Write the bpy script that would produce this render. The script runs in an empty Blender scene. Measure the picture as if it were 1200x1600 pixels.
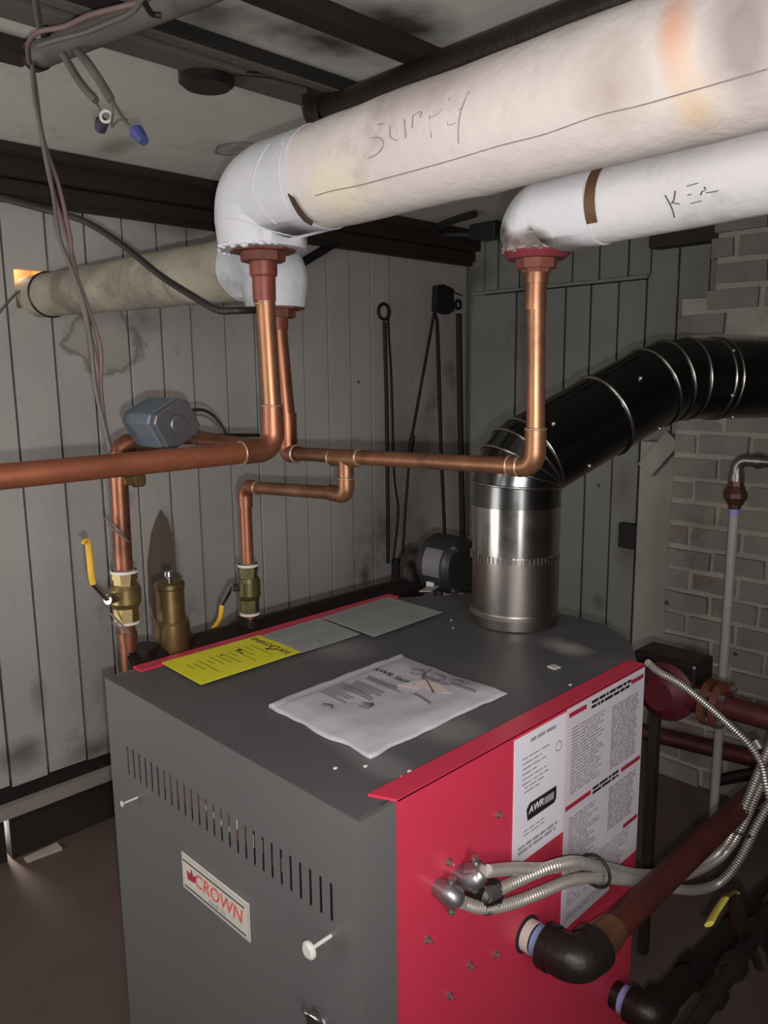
import bpy, math, random
from mathutils import Vector, Matrix, noise
random.seed(7)
V = Vector
# ------------------------------------------------------------------ frame of reference
# Geometry is written in boiler units: x along the boiler front, y along its side, z from its top.
S = 0.62            # metres per unit (boiler is one unit wide)
FLOOR = -1.45       # floor, in units below the boiler top
H = -FLOOR * S
F, YAW, PITCH, ROLL = 1230.168, -0.788749, 0.172206, 0.0103861
CAM = V((0.958435, -0.880746, 0.793349))
_fw = V((math.sin(YAW)*math.cos(PITCH), math.cos(YAW)*math.cos(PITCH), -math.sin(PITCH)))
_r0 = V((math.cos(YAW), -math.sin(YAW), 0)); _d0 = _fw.cross(_r0)
_rt = _r0*math.cos(ROLL) + _d0*math.sin(ROLL); _dn = _d0*math.cos(ROLL) - _r0*math.sin(ROLL)
def ray(u, v): return _fw + _rt*((u-600)/F) + _dn*((v-800)/F)
def onx(u, v, x): d = ray(u, v); return CAM + d*((x-CAM.x)/d.x)
def ony(u, v, y): d = ray(u, v); return CAM + d*((y-CAM.y)/d.y)
def onz(u, v, z): d = ray(u, v); return CAM + d*((z-CAM.z)/d.z)
def atd(u, v, t): return CAM + ray(u, v)*t
def W(p): return V((p[0]*S, p[1]*S, p[2]*S + H))

C = bpy.context.scene.collection
# ------------------------------------------------------------------ materials
def lin(c): return tuple(((x/255)/12.92 if x/255 <= .04045 else ((x/255+.055)/1.055)**2.4) for x in c)
def mat(name, col, rough=.6, metal=0., var=.25, scale=8., bump=0., col2=None, cut=None, bscale=None, stretch=None, spots=(), spec=.5, coat=0., rvar=0., dots=None):
    """Procedural material: base colour broken up by noise, optional second colour in patches, bump, placed stains."""
    m = bpy.data.materials.new(name); m.use_nodes = True
    nt = m.node_tree; N = nt.nodes; L = nt.links
    b = N['Principled BSDF']; b.inputs['Roughness'].default_value = rough; b.inputs['Metallic'].default_value = metal
    b.inputs['Specular IOR Level'].default_value = spec
    if coat: b.inputs['Coat Weight'].default_value = coat; b.inputs['Coat Roughness'].default_value = .25
    geo = N.new('ShaderNodeNewGeometry'); pos = geo.outputs['Position']
    if stretch:
        mp = N.new('ShaderNodeMapping'); mp.inputs['Scale'].default_value = stretch; L.new(pos, mp.inputs['Vector']); vec = mp.outputs[0]
    else: vec = pos
    nz = N.new('ShaderNodeTexNoise'); nz.inputs['Scale'].default_value = scale; nz.inputs['Detail'].default_value = 6; nz.inputs['Roughness'].default_value = .62
    L.new(vec, nz.inputs['Vector'])
    rp = N.new('ShaderNodeValToRGB'); c = lin(col)
    rp.color_ramp.elements[0].position = .3; rp.color_ramp.elements[1].position = .7
    rp.color_ramp.elements[0].color = tuple(x*(1-var) for x in c)+(1,); rp.color_ramp.elements[1].color = tuple(min(1, x*(1+var)) for x in c)+(1,)
    L.new(nz.outputs['Fac'], rp.inputs[0]); cur = rp.outputs[0]
    def mix(cur, c2, fac):
        mx = N.new('ShaderNodeMix'); mx.data_type = 'RGBA'; L.new(fac, mx.inputs['Factor']); L.new(cur, mx.inputs['A'])
        mx.inputs['B'].default_value = lin(c2)+(1,); return mx.outputs['Result']
    if col2:
        n2 = N.new('ShaderNodeTexNoise'); n2.inputs['Scale'].default_value = scale*.45; n2.inputs['Detail'].default_value = 8; n2.inputs['Roughness'].default_value = .7
        off = N.new('ShaderNodeVectorMath'); off.operation = 'ADD'; off.inputs[1].default_value = (3.3, 7.1, 1.7); L.new(vec, off.inputs[0]); L.new(off.outputs[0], n2.inputs['Vector'])
        r2 = N.new('ShaderNodeMapRange'); lo, hi = cut or (.55, .62); r2.inputs['From Min'].default_value = lo; r2.inputs['From Max'].default_value = hi; L.new(n2.outputs['Fac'], r2.inputs['Value'])
        cur = mix(cur, col2, r2.outputs[0])
    for (p, rad, sc, strength, ring) in spots:          # a stain: place, radii (units), colour, strength, ring?
        sb = N.new('ShaderNodeVectorMath'); sb.operation = 'SUBTRACT'; L.new(pos, sb.inputs[0]); sb.inputs[1].default_value = W(p)
        dv = N.new('ShaderNodeVectorMath'); dv.operation = 'DIVIDE'; L.new(sb.outputs[0], dv.inputs[0]); dv.inputs[1].default_value = tuple(x*S for x in rad)
        ln = N.new('ShaderNodeVectorMath'); ln.operation = 'LENGTH'; L.new(dv.outputs[0], ln.inputs[0])
        wn = N.new('ShaderNodeTexNoise'); wn.inputs['Scale'].default_value = 14; wn.inputs['Detail'].default_value = 5; L.new(pos, wn.inputs['Vector'])
        ad = N.new('ShaderNodeMath'); ad.operation = 'MULTIPLY_ADD'; L.new(wn.outputs['Fac'], ad.inputs[0]); ad.inputs[1].default_value = 1.1; L.new(ln.outputs['Value'], ad.inputs[2])
        rr = N.new('ShaderNodeValToRGB'); e = rr.color_ramp.elements
        sc1 = N.new('ShaderNodeMath'); sc1.operation = 'MULTIPLY'; sc1.inputs[1].default_value = .5; L.new(ad.outputs[0], sc1.inputs[0])
        if ring:
            e[0].position = .60; e[0].color = (strength*.3,)*3+(1,); e[1].position = .80; e[1].color = (0, 0, 0, 1)
            k = e.new(.73); k.color = (strength,)*3+(1,); k = e.new(.67); k.color = (strength*.35,)*3+(1,)
        else:
            e[0].position = .35; e[0].color = (strength,)*3+(1,); e[1].position = .78; e[1].color = (0, 0, 0, 1)
        L.new(sc1.outputs[0], rr.inputs[0]); cur = mix(cur, sc, rr.outputs[0])
    if dots:                                             # nail heads and nicks: scale, radius, colour
        vo = N.new('ShaderNodeTexVoronoi'); vo.inputs['Scale'].default_value = dots[0]; L.new(pos, vo.inputs['Vector'])
        dm = N.new('ShaderNodeMapRange'); dm.inputs['From Min'].default_value = dots[1]; dm.inputs['From Max'].default_value = dots[1]*.6; dm.inputs['To Max'].default_value = .85; L.new(vo.outputs['Distance'], dm.inputs['Value'])
        cur = mix(cur, dots[2], dm.outputs[0])
    L.new(cur, b.inputs['Base Color'])
    if rvar:
        mr = N.new('ShaderNodeMapRange'); mr.inputs['To Min'].default_value = max(.03, rough-rvar); mr.inputs['To Max'].default_value = min(1, rough+rvar); L.new(nz.outputs['Fac'], mr.inputs['Value']); L.new(mr.outputs[0], b.inputs['Roughness'])
    if bump:
        nb = N.new('ShaderNodeTexNoise'); nb.inputs['Scale'].default_value = bscale or scale*4; nb.inputs['Detail'].default_value = 6; L.new(vec, nb.inputs['Vector'])
        bp = N.new('ShaderNodeBump'); bp.inputs['Strength'].default_value = bump; bp.inputs['Distance'].default_value = .004; L.new(nb.outputs['Fac'], bp.inputs['Height']); L.new(bp.outputs[0], b.inputs['Normal'])
    return m

# ------------------------------------------------------------------ mesh builder
class MB:
    def __init__(s): s.v = []; s.f = []; s.sm = []; s.mi = []; s.m = 0
    def face(s, idx, smooth=False): s.f.append(tuple(idx)); s.sm.append(smooth); s.mi.append(s.m)
    def box(s, lo, hi, jit=0.):
        n = len(s.v)
        for z in (lo[2], hi[2]):
            for (x, y) in ((lo[0], lo[1]), (hi[0], lo[1]), (hi[0], hi[1]), (lo[0], hi[1])):
                s.v.append(V((x+random.uniform(-jit, jit), y+random.uniform(-jit, jit), z+random.uniform(-jit, jit))))
        for q in ((3, 2, 1, 0), (4, 5, 6, 7), (0, 1, 5, 4), (1, 2, 6, 5), (2, 3, 7, 6), (3, 0, 4, 7)): s.face([n+i for i in q])
        return s
    def obox(s, c, ax, half):                            # oriented box: axes (3 unit vectors), half sizes
        n = len(s.v); c = V(c)
        for k in (-1, 1):
            for (i, j) in ((-1, -1), (1, -1), (1, 1), (-1, 1)): s.v.append(c + ax[0]*(half[0]*i) + ax[1]*(half[1]*j) + ax[2]*(half[2]*k))
        for q in ((3, 2, 1, 0), (4, 5, 6, 7), (0, 1, 5, 4), (1, 2, 6, 5), (2, 3, 7, 6), (3, 0, 4, 7)): s.face([n+i for i in q])
        return s
    def prism(s, poly, d):                               # closed outline pushed along d
        n = len(s.v); k = len(poly); d = V(d)
        s.v += [V(p) for p in poly] + [V(p)+d for p in poly]
        s.face(range(n+k-1, n-1, -1)); s.face(range(n+k, n+2*k))
        for i in range(k): j = (i+1) % k; s.face((n+i, n+j, n+k+j, n+k+i))
        return s
    def rings(s, rings, smooth=True, cap=True, closed=False):
        n = len(s.v); k = len(rings[0])
        for r in rings: s.v += r
        m = len(rings)
        for a in range(m-1 if not closed else m):
            b = (a+1) % m
            for i in range(k): j = (i+1) % k; s.face((n+a*k+i, n+a*k+j, n+b*k+j, n+b*k+i), smooth)
        if cap and not closed:
            for a, rev in ((0, True), (m-1, False)):
                c0 = len(s.v); s.v += [p.copy() for p in rings[a]]
                s.face(range(c0+k-1, c0-1, -1) if rev else range(c0, c0+k))
        return s
    def tube(s, pts, r, n=16, bend=0., seg=8, cap=True, jit=0., up=None, flat=1.):
        pts, rad = path(pts, r, bend, seg)
        fr = frames(pts, up); R = []
        for i, (p, (a, b)) in enumerate(zip(pts, fr)):
            ring = []
            for k in range(n):
                t = 2*math.pi*k/n; q = rad[i]
                if jit: q *= 1 + jit*noise.noise(p*9 + a*(math.cos(t)*1.3) + b*(math.sin(t)*1.3))
                ring.append(p + a*(q*math.cos(t)) + b*(q*flat*math.sin(t)))
            R.append(ring)
        return s.rings(R, cap=cap)
    def lathe(s, base, axis, prof, n=20, sharp=True, cap=True):
        base = V(base); ax = V(axis).normalized(); a = ax.orthogonal().normalized(); b = ax.cross(a)
        def ring(t, r): return [base + ax*t + a*(r*math.cos(2*math.pi*k/n)) + b*(r*math.sin(2*math.pi*k/n)) for k in range(n)]
        if not sharp: return s.rings([ring(t, r) for t, r in prof], smooth=n > 8, cap=cap)
        for i in range(len(prof)-1):
            s.rings([ring(*prof[i]), ring(*prof[i+1])], smooth=n > 8, cap=False)
        if cap:
            for e, rev in ((0, True), (-1, False)):
                c0 = len(s.v); s.v += ring(*prof[e]); s.face(range(c0+n-1, c0-1, -1) if rev else range(c0, c0+n))
        return s
    def torus(s, c, axis, R, r, n=28, k=8, arc=None):
        c = V(c); ax = V(axis).normalized(); a = ax.orthogonal().normalized(); b = ax.cross(a); rr = []
        for i in range(n):
            t = 2*math.pi*i/n; e = a*math.cos(t)+b*math.sin(t)
            rr.append([c + e*(R + r*math.cos(2*math.pi*j/k)) + ax*(r*math.sin(2*math.pi*j/k)) for j in range(k)])
        return s.rings(rr, closed=True)
    def ball(s, c, r, n=14, m=8, sc=(1, 1, 1)):
        c = V(c); R = []
        for i in range(m+1):
            t = math.pi*i/m; t = min(max(t, .02), math.pi-.02)
            R.append([c + V((r*sc[0]*math.sin(t)*math.cos(2*math.pi*k/n), r*sc[1]*math.sin(t)*math.sin(2*math.pi*k/n), -r*sc[2]*math.cos(t))) for k in range(n)])
        return s.rings(R)
    def text(s, body, o, xd, yd, size, align='CENTER', shear=0., depth=.0006):
        cu = bpy.data.curves.new('t', 'FONT'); cu.body = body; cu.size = 1; cu.align_x = align; cu.align_y = 'CENTER'; cu.shear = shear; cu.extrude = depth/size; cu.resolution_u = 3
        ob = bpy.data.objects.new('t', cu); C.objects.link(ob)
        dg = bpy.context.evaluated_depsgraph_get(); me = bpy.data.meshes.new_from_object(ob.evaluated_get(dg))
        xd = V(xd); yd = V(yd); nd = xd.normalized().cross(yd.normalized()); n = len(s.v); o = V(o)
        s.v += [o + xd*(q.co.x*size) + yd*(q.co.y*size) + nd*(q.co.z*size) for q in me.vertices]
        for p in me.polygons: s.face([n+i for i in p.vertices])
        bpy.data.objects.remove(ob); bpy.data.curves.remove(cu); bpy.data.meshes.remove(me)
        return s
    def build(s, name, mats, parent=None, bevel=0., subs=0):
        if not isinstance(mats, (list, tuple)): mats = [mats]
        o0 = parent_world(parent) if parent else V((0, 0, 0))
        me = bpy.data.meshes.new(name)
        loc = V((0, 0, 0))
        if not parent:
            ws = [W(p) for p in s.v]; lo = V([min(p[i] for p in ws) for i in range(3)]); hi = V([max(p[i] for p in ws) for i in range(3)])
            loc = V(((lo.x+hi.x)/2, (lo.y+hi.y)/2, lo.z)); o0 = loc
        me.from_pydata([W(p)-o0 for p in s.v], [], s.f)
        for m in mats: me.materials.append(m)
        me.polygons.foreach_set('use_smooth', s.sm); me.polygons.foreach_set('material_index', s.mi); me.update()
        o = bpy.data.objects.new(name, me); C.objects.link(o); o.location = loc
        if parent: o.parent = parent
        if bevel:
            bv = o.modifiers.new('bevel', 'BEVEL'); bv.width = bevel*S; bv.segments = 2; bv.limit_method = 'ANGLE'; bv.angle_limit = math.radians(40)
        return o
def parent_world(o):
    p = V((0, 0, 0))
    while o: p += o.location; o = o.parent
    return p
def path(pts, r, bend, seg):
    pts = [V(p) for p in pts]; rr = r if isinstance(r, (list, tuple)) else [r]*len(pts)
    if not bend: return pts, list(rr)
    out = [pts[0]]; ro = [rr[0]]
    for i in range(1, len(pts)-1):
        a, b, c = pts[i-1], pts[i], pts[i+1]; d1 = (a-b); d2 = (c-b)
        cosv = max(-1, min(1, d1.normalized().dot(d2.normalized()))); th = math.pi-math.acos(cosv)
        if th < .03: out.append(b); ro.append(rr[i]); continue
        t = min(bend*math.tan(th/2), d1.length*.49, d2.length*.49); p1 = b+d1.normalized()*t; p2 = b+d2.normalized()*t
        R = t/math.tan(th/2); cen = b + (d1.normalized()+d2.normalized()).normalized()*(R/math.cos(th/2))
        u = p1-cen; w = p2-cen; ang = u.angle(w); ax = u.cross(w).normalized()
        for k in range(seg+1): out.append(cen + Matrix.Rotation(ang*k/seg, 3, ax) @ u); ro.append(rr[i])
    out.append(pts[-1]); ro.append(rr[-1]); return out, ro
def frames(pts, up=None):
    T = []
    for i in range(len(pts)):
        a = (pts[i]-pts[i-1]).normalized() if i else (pts[1]-pts[0]).normalized()
        b = (pts[i+1]-pts[i]).normalized() if i < len(pts)-1 else a
        T.append((a+b).normalized())
    a = (V(up) - T[0]*V(up).dot(T[0])).normalized() if up is not None else T[0].orthogonal().normalized()
    F_ = [(a, T[0].cross(a))]
    for i in range(1, len(pts)):
        a = (a - T[i]*a.dot(T[i])).normalized(); F_.append((a, T[i].cross(a)))
    return F_
def smooth_path(pts, step):                              # Catmull-Rom through points, resampled at a step
    P = [V(p) for p in pts]; P = [P[0]*2-P[1]] + P + [P[-1]*2-P[-2]]; dense = []
    for i in range(1, len(P)-2):
        for k in range(24):
            t = k/24; a, b, c, d = P[i-1:i+3]
            dense.append(.5*((2*b) + (c-a)*t + (2*a-5*b+4*c-d)*t*t + (3*b-a-3*c+d)*t**3))
    dense.append(P[-2]); out = [dense[0]]; acc = 0
    for i in range(1, len(dense)):
        seg = (dense[i]-dense[i-1]).length
        while acc+seg >= step:
            q = (step-acc)/seg; dense[i-1] = dense[i-1].lerp(dense[i], q); out.append(dense[i-1].copy()); seg = (dense[i]-dense[i-1]).length; acc = 0
        acc += seg
    out.append(dense[-1]); return out

from mathutils.bvhtree import BVHTree
def ridge(mb, src, lines, w):                            # thin trowel ridges lying on a surface
    t = BVHTree.FromPolygons(src.v, src.f)
    for ln in lines:
        pts = []
        for u, v in ln:
            h = t.ray_cast(CAM, ray(u, v).normalized())
            if h[0] is not None: pts.append(h[0])
        if len(pts) > 1: mb.tube(smooth_path(pts, .006), w, 6)
    return mb
def tag(o, label, cat, group=None):
    o['label'] = label; o['category'] = cat
    if group: o['group'] = group
    return o
def thing(name, p, label, cat, group=None):
    o = bpy.data.objects.new(name, None); o.empty_display_size = .05; C.objects.link(o); o.location = W(p); return tag(o, label, cat, group)
def struct(name, mb, m, bevel=0.):
    o = mb.build(name, m, bevel=bevel); o['kind'] = 'structure'; return o
X, Y, Z = V((1, 0, 0)), V((0, 1, 0)), V((0, 0, 1))

# ------------------------------------------------------------------ room dimensions (units)
XL = -2.7; ZC = 1.735
YB = onx(728, 700, XL).y          # back wall
YCH = 3.15                        # face of the brick chimney
XR, YF = 2.3, -2.7                # walls beside and behind the camera

# ------------------------------------------------------------------ palette
def wall_y(u, v): return onx(u, v, XL)
M = {}
M['board'] = mat('grey_board_paint', (178, 173, 169), .62, var=.12, scale=2.6, bump=.25, bscale=40, col2=(118, 110, 102), cut=(.58, .70), dots=(5.5, .045, (60, 52, 46)), spots=[
    (wall_y(165, 530), (.12, .20, .17), (112, 96, 84), .75, True), (wall_y(225, 500), (.12, .16, .10), (120, 100, 88), .45, False),
    (wall_y(30, 1180), (.2, .16, .10), (70, 66, 60), .7, False), (wall_y(150, 1170), (.2, .20, .08), (66, 62, 56), .7, False), (wall_y(60, 1090), (.2, .05, .12), (96, 90, 82), .55, False),
    (wall_y(570, 900), (.2, .07, .10), (58, 54, 50), .7, False), (wall_y(285, 350), (.2, .25, .08), (90, 84, 76), .6, False),
    (wall_y(200, 780), (.1, .05, .06), (120, 100, 84), .4, False)])
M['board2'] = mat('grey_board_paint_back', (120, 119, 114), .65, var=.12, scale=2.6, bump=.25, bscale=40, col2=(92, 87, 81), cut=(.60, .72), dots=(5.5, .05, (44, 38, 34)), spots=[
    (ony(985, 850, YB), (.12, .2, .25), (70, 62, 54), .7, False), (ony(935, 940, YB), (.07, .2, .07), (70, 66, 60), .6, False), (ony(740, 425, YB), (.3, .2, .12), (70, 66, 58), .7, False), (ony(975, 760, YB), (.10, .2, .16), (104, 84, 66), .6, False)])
M['gap'] = mat('dark_gap', (26, 22, 19), .9, var=.3)
M['bare'] = mat('bare_weathered_wood', (112, 98, 86), .8, var=.3, scale=10, stretch=(1, 1, .12), bump=.4)
M['darkwood'] = mat('shade_strip_dark_brown', (40, 31, 26), .7, var=.4, scale=6, stretch=(1, .15, 1), bump=.4, col2=(78, 60, 48), cut=(.64, .72))
M['foundation'] = mat('dark_foundation_boards', (44, 36, 33), .85, var=.35, scale=4, bump=.3)
M['plank'] = mat('pale_sill_plank', (150, 142, 134), .7, var=.15, scale=5, stretch=(1, .2, 1), bump=.2)
M['plaster'] = mat('sooty_ceiling_plaster', (200, 198, 190), .8, var=.12, scale=2.0, bump=.3, bscale=25, col2=(88, 84, 78), cut=(.58, .76), spots=[
    (onz(500, 60, ZC), (.16, .30, .1), (48, 42, 38), .95, False), (onz(620, 35, ZC), (.18, .22, .1), (52, 44, 42), .95, False), (onz(370, 232, ZC), (.12, .07, .1), (66, 62, 58), .8, True),
    (onz(330, 20, ZC), (.16, .25, .1), (60, 56, 50), .8, False), (onz(180, 230, ZC), (.25, .1, .1), (120, 116, 104), .6, False)])
M['ceilplank'] = mat('ceiling_lath_board', (96, 90, 84), .75, var=.25, scale=5, stretch=(1, .15, 1), bump=.4, col2=(160, 156, 150), cut=(.66, .72))
M['brick'] = mat('painted_brick', (126, 119, 112), .8, var=.2, scale=9, bump=.6, bscale=30, col2=(110, 82, 72), cut=(.56, .68), dots=(7, .07, (40, 34, 30)))
M['mortar'] = mat('pale_mortar', (156, 149, 140), .85, var=.16, scale=12, bump=.6, bscale=50)
M['floor'] = mat('dark_concrete_floor', (98, 82, 76), .8, var=.2, scale=3, bump=.15, bscale=60)
M['grey'] = mat('charcoal_enamel', (96, 94, 94), .42, var=.05, scale=3, spec=.5, bump=.02)
M['top'] = mat('dusty_charcoal_enamel', (84, 82, 84), .5, var=.08, scale=4, col2=(104, 100, 98), cut=(.56, .72), rvar=.08, spots=[
    (onz(880, 1010, 0), (.10, .06, .1), (168, 160, 154), .8, False), (onz(700, 1140, 0), (.10, .10, .1), (136, 132, 130), .6, False), (onz(520, 1012, 0), (.14, .12, .1), (140, 136, 136), .6, False), (onz(960, 1040, 0), (.10, .14, .1), (112, 108, 108), .5, False), (onz(600, 1195, 0), (.16, .05, .1), (128, 124, 124), .55, False), (onz(470, 1015, 0), (.05, .08, .1), (50, 48, 50), .5, False)])
M['red'] = mat('red_enamel', (198, 54, 78), .38, var=.06, scale=3, spec=.45)
M['black_in'] = mat('boiler_inside_dark', (24, 22, 22), .8)
M['steel_l'] = mat('bright_steel', (190, 186, 180), .3, .9, var=.1, scale=20)
M['pin'] = mat('pale_plastic_knob', (206, 202, 194), .4, var=.03)
M['paper'] = mat('label_paper', (222, 218, 226), .55, var=.03, scale=5)
M['paper2'] = mat('instruction_label_paper', (204, 196, 204), .6, var=.04, scale=5)
M['print'] = mat('printing_ink_grey', (150, 142, 150), .7, var=.2, scale=60)
M['ink'] = mat('printing_ink_black', (30, 26, 34), .6, var=.1)
M['inkred'] = mat('printing_ink_red', (158, 36, 58), .6, var=.1)
M['yellow'] = mat('yellow_card', (226, 218, 48), .6, var=.05, scale=6)
M['yink'] = mat('olive_ink', (146, 142, 40), .7, var=.1)
M['greysheet'] = mat('grey_printed_sheet', (150, 150, 148), .65, var=.05, scale=8)
M['gink'] = mat('faint_grey_ink', (122, 122, 122), .7, var=.08)
M['bag'] = mat('clear_plastic_bag', (190, 184, 191), .28, var=.05, scale=5, bump=.5, bscale=18, spec=.6)
M['manual'] = mat('manual_cover_paper', (196, 190, 198), .45, var=.04, scale=5)
M['mink'] = mat('blurred_manual_ink', (98, 90, 98), .6, var=.15)
M['pink'] = mat('pinkish_slip', (214, 196, 190), .5, var=.06)
M['plate'] = mat('nameplate_ivory', (196, 190, 178), .4, var=.05, scale=10)
M['platerim'] = mat('nameplate_rim', (204, 196, 190), .35, .3, var=.05)
M['logored'] = mat('logo_red', (206, 88, 84), .5, var=.05)
M['copper'] = mat('aged_copper', (158, 112, 84), .42, .8, var=.28, scale=10, col2=(104, 76, 60), cut=(.48, .66), rvar=.1)
M['copperr'] = mat('ruddy_copper', (150, 98, 76), .44, .8, var=.25, scale=9, col2=(104, 68, 54), cut=(.54, .7), rvar=.1)
M['copperl'] = mat('ruddy_long_copper', (172, 104, 76), .46, .7, var=.25, scale=7, col2=(116, 72, 56), cut=(.52, .68), rvar=.08)
M['solder'] = mat('solder_bead', (178, 150, 128), .4, .7, var=.2, scale=30)
M['brass'] = mat('tarnished_brass', (140, 121, 82), .38, .85, var=.22, scale=14, col2=(90, 76, 52), cut=(.56, .7), rvar=.08)
M['greenbrass'] = mat('verdigris_brass', (112, 108, 72), .4, .8, var=.25, scale=16, col2=(72, 88, 66), cut=(.5, .64))
M['tape'] = mat('thread_tape', (206, 204, 196), .6, var=.05)
M['yhandle'] = mat('yellow_vinyl_handle', (204, 158, 40), .5, var=.12, scale=20, col2=(70, 54, 24), cut=(.62, .68))
M['chrome'] = mat('plated_steel', (176, 176, 174), .25, 1, var=.1, scale=20)
M['iron'] = mat('black_iron', (46, 38, 36), .42, .5, var=.25, scale=12, bump=.2, bscale=120)
M['ironr'] = mat('red_brown_iron_pipe', (88, 42, 38), .5, .35, var=.25, scale=10, col2=(58, 36, 32), cut=(.5, .66))
M['rust'] = mat('rusty_fitting', (104, 58, 44), .7, .2, var=.35, scale=25, bump=.5)
M['rustred'] = mat('red_lead_fitting', (126, 64, 54), .5, .2, var=.3, scale=14, col2=(98, 54, 44), cut=(.5, .62))
M['redpaint'] = mat('red_flange_paint', (112, 46, 54), .5, var=.15)
M['blue'] = mat('blue_ring', (132, 160, 206), .5, var=.04)
M['lav'] = mat('pale_blue_ring', (150, 152, 206), .5, var=.04)
M['whitering'] = mat('white_tape_ring', (206, 196, 190), .6, var=.05)
M['galv'] = mat('dark_galvanised_steel', (104, 104, 104), .22, 1, var=.14, scale=9, bump=.05, bscale=30, rvar=.08)
M['galvb'] = mat('bright_galvanised_steel', (176, 172, 168), .20, 1, var=.16, scale=22, rvar=.08)
M['galvc'] = mat('brushed_collar_steel', (150, 142, 136), .34, 1, var=.08, scale=8, rvar=.06)
M['seam'] = mat('rolled_seam_steel', (168, 166, 162), .25, 1, var=.08)
M['conduit'] = mat('spiral_steel_conduit', (206, 198, 190), .38, .7, var=.08, scale=20)
M['groove'] = mat('conduit_groove', (70, 64, 60), .5, .6)
M['cast'] = mat('zinc_casting', (150, 146, 148), .4, .85, var=.15, scale=25)
M['bakelite'] = mat('dark_box_steel', (54, 46, 46), .35, .6, var=.2)
M['valvebox'] = mat('slate_blue_housing', (92, 102, 112), .45, .25, var=.08, scale=8)
M['valvedark'] = mat('housing_end_grey', (96, 96, 100), .4, .5, var=.1)
M['wire'] = mat('brown_wire_sheath', (112, 92, 88), .6, var=.12, scale=12)
M['wirew'] = mat('grey_cable_sheath', (98, 90, 84), .6, var=.1)
M['bcable'] = mat('black_cable', (34, 30, 28), .55, var=.15)
M['nut'] = mat('blue_wire_nut', (66, 72, 128), .5, var=.1)
M['nutd'] = mat('dark_wire_nut', (56, 56, 72), .5, var=.1)
M['bracketw'] = mat('pale_wire_wrap', (196, 188, 180), .5, var=.1)
M['conduitgrey'] = mat('grey_painted_conduit', (96, 90, 86), .6, var=.2, scale=7)
M['white'] = mat('white_painted_pipe', (172, 166, 162), .55, var=.08, scale=8)
M['steelpipe'] = mat('galvanised_fitting', (150, 148, 146), .3, .9, var=.12)
M['union'] = mat('brown_union', (96, 66, 54), .5, .5, var=.2)
M['tool'] = mat('black_forged_iron', (26, 22, 24), .7, .2, var=.2)
M['motor'] = mat('motor_black', (44, 44, 46), .45, .2, var=.1)
M['motorlabel'] = mat('motor_silver_label', (120, 118, 118), .4, .3, var=.05)
M['pumpred'] = mat('pump_dark_red', (88, 28, 38), .5, .1, var=.2, scale=10)
M['tan'] = mat('raw_tan_wood', (214, 170, 118), .7, var=.12, scale=10)
M['debris'] = mat('pale_scrap', (196, 184, 172), .7, var=.1)
M['pencil'] = mat('pencil_mark', (138, 122, 120), .7, var=.2, scale=80)
M['marker'] = mat('marker_mark', (74, 64, 64), .7, var=.25, scale=80)
M['wallplain'] = mat('unlit_room_wall', (150, 144, 136), .7, var=.1, scale=2)
def canvas(name, base, spots=(), c2=(138, 124, 121), cut=(.49, .66)):
    return mat(name, base, .72, var=.08, scale=6.5, bump=.45, bscale=50, col2=c2, cut=cut, spots=spots)

# ------------------------------------------------------------------ floor, ceiling, plain walls
b = MB().box((XL-.5, YF-.3, FLOOR-.1), (XR+.3, YB+.3, FLOOR)); struct('floor', b, M['floor'])
b = MB().box((XL-.5, YF-.3, ZC), (XR+.3, YB+.3, ZC+.1)); struct('ceiling', b, M['plaster'])
b = MB().box((XR, YF, FLOOR), (XR+.1, YB, ZC)); struct('wall_right', b, M['wallplain'])
b = MB().box((XL, YF-.1, FLOOR), (XR, YF, ZC)); struct('wall_front', b, M['wallplain'])

# ------------------------------------------------------------------ left board wall
gaps = [wall_y(u, 600).y for u in (-140, -45, 23, 89, 150, 206, 257, 303, 355, 401, 440, 476, 514, 548, 581, 610, 639, 668, 698)] + [YB]
ys = gaps[0]; pre = []
while ys > YF: pre.append(ys); ys -= random.uniform(.15, .19)
gaps = [YF] + pre[::-1][0:] + gaps[1:]
hole = (wall_y(22, 430).y, wall_y(64, 430).y, wall_y(45, 482).z, wall_y(45, 421).z)
b = MB(); zb = -1.09
for i in range(len(gaps)-1):
    y0, y1 = gaps[i], gaps[i+1]
    if y1-y0 < .01: continue
    g = random.choice((.007, .010, .013, .016)); dx = random.uniform(-.006, .004); bot = zb + random.uniform(-.015, .02)
    if y0 <= (hole[0]+hole[1])/2 <= y1:
        b.box((XL-.035+dx, y0+g/2, bot), (XL+dx, y1-g/2, hole[2])); b.box((XL-.035+dx, y0+g/2, hole[3]), (XL+dx, y1-g/2, ZC))
        b.box((XL-.035+dx, y0+g/2, hole[2]), (XL+dx, max(hole[0], y0+g), hole[3]))
    else: b.box((XL-.035+dx, y0+g/2, bot), (XL+dx, y1-g/2, ZC))
b.m = 1
b.box((XL-.30, YF, -1.22), (XL-.20, YB, ZC))                                        # dark sheathing behind
b.box((XL-.20, YF, -1.20), (XL-.012, hole[0]-.06, -1.06)); b.box((XL-.20, hole[0]-.06, -1.20), (XL-.012, YB, -1.06))
b.box((XL-.20, YF, .9), (XL-.045, hole[0]-.09, ZC)); b.box((XL-.20, hole[1]+.09, .9), (XL-.045, YB, ZC)); b.box((XL-.20, YF, -1.06), (XL-.045, YB, .9))
struct('wall_left', b, [M['board'], M['gap']])
# bare, leaf-shaped patch of unpainted wood
lp = [(250, 796), (262, 812), (272, 850), (276, 905), (276, 960), (262, 975), (243, 972), (232, 940), (230, 880), (235, 835), (243, 810)]
b = MB(); b.prism([onx(u, v, XL+.005) for u, v in lp], (.006, 0, 0)); struct('trim_1', b, M['bare'])
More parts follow.
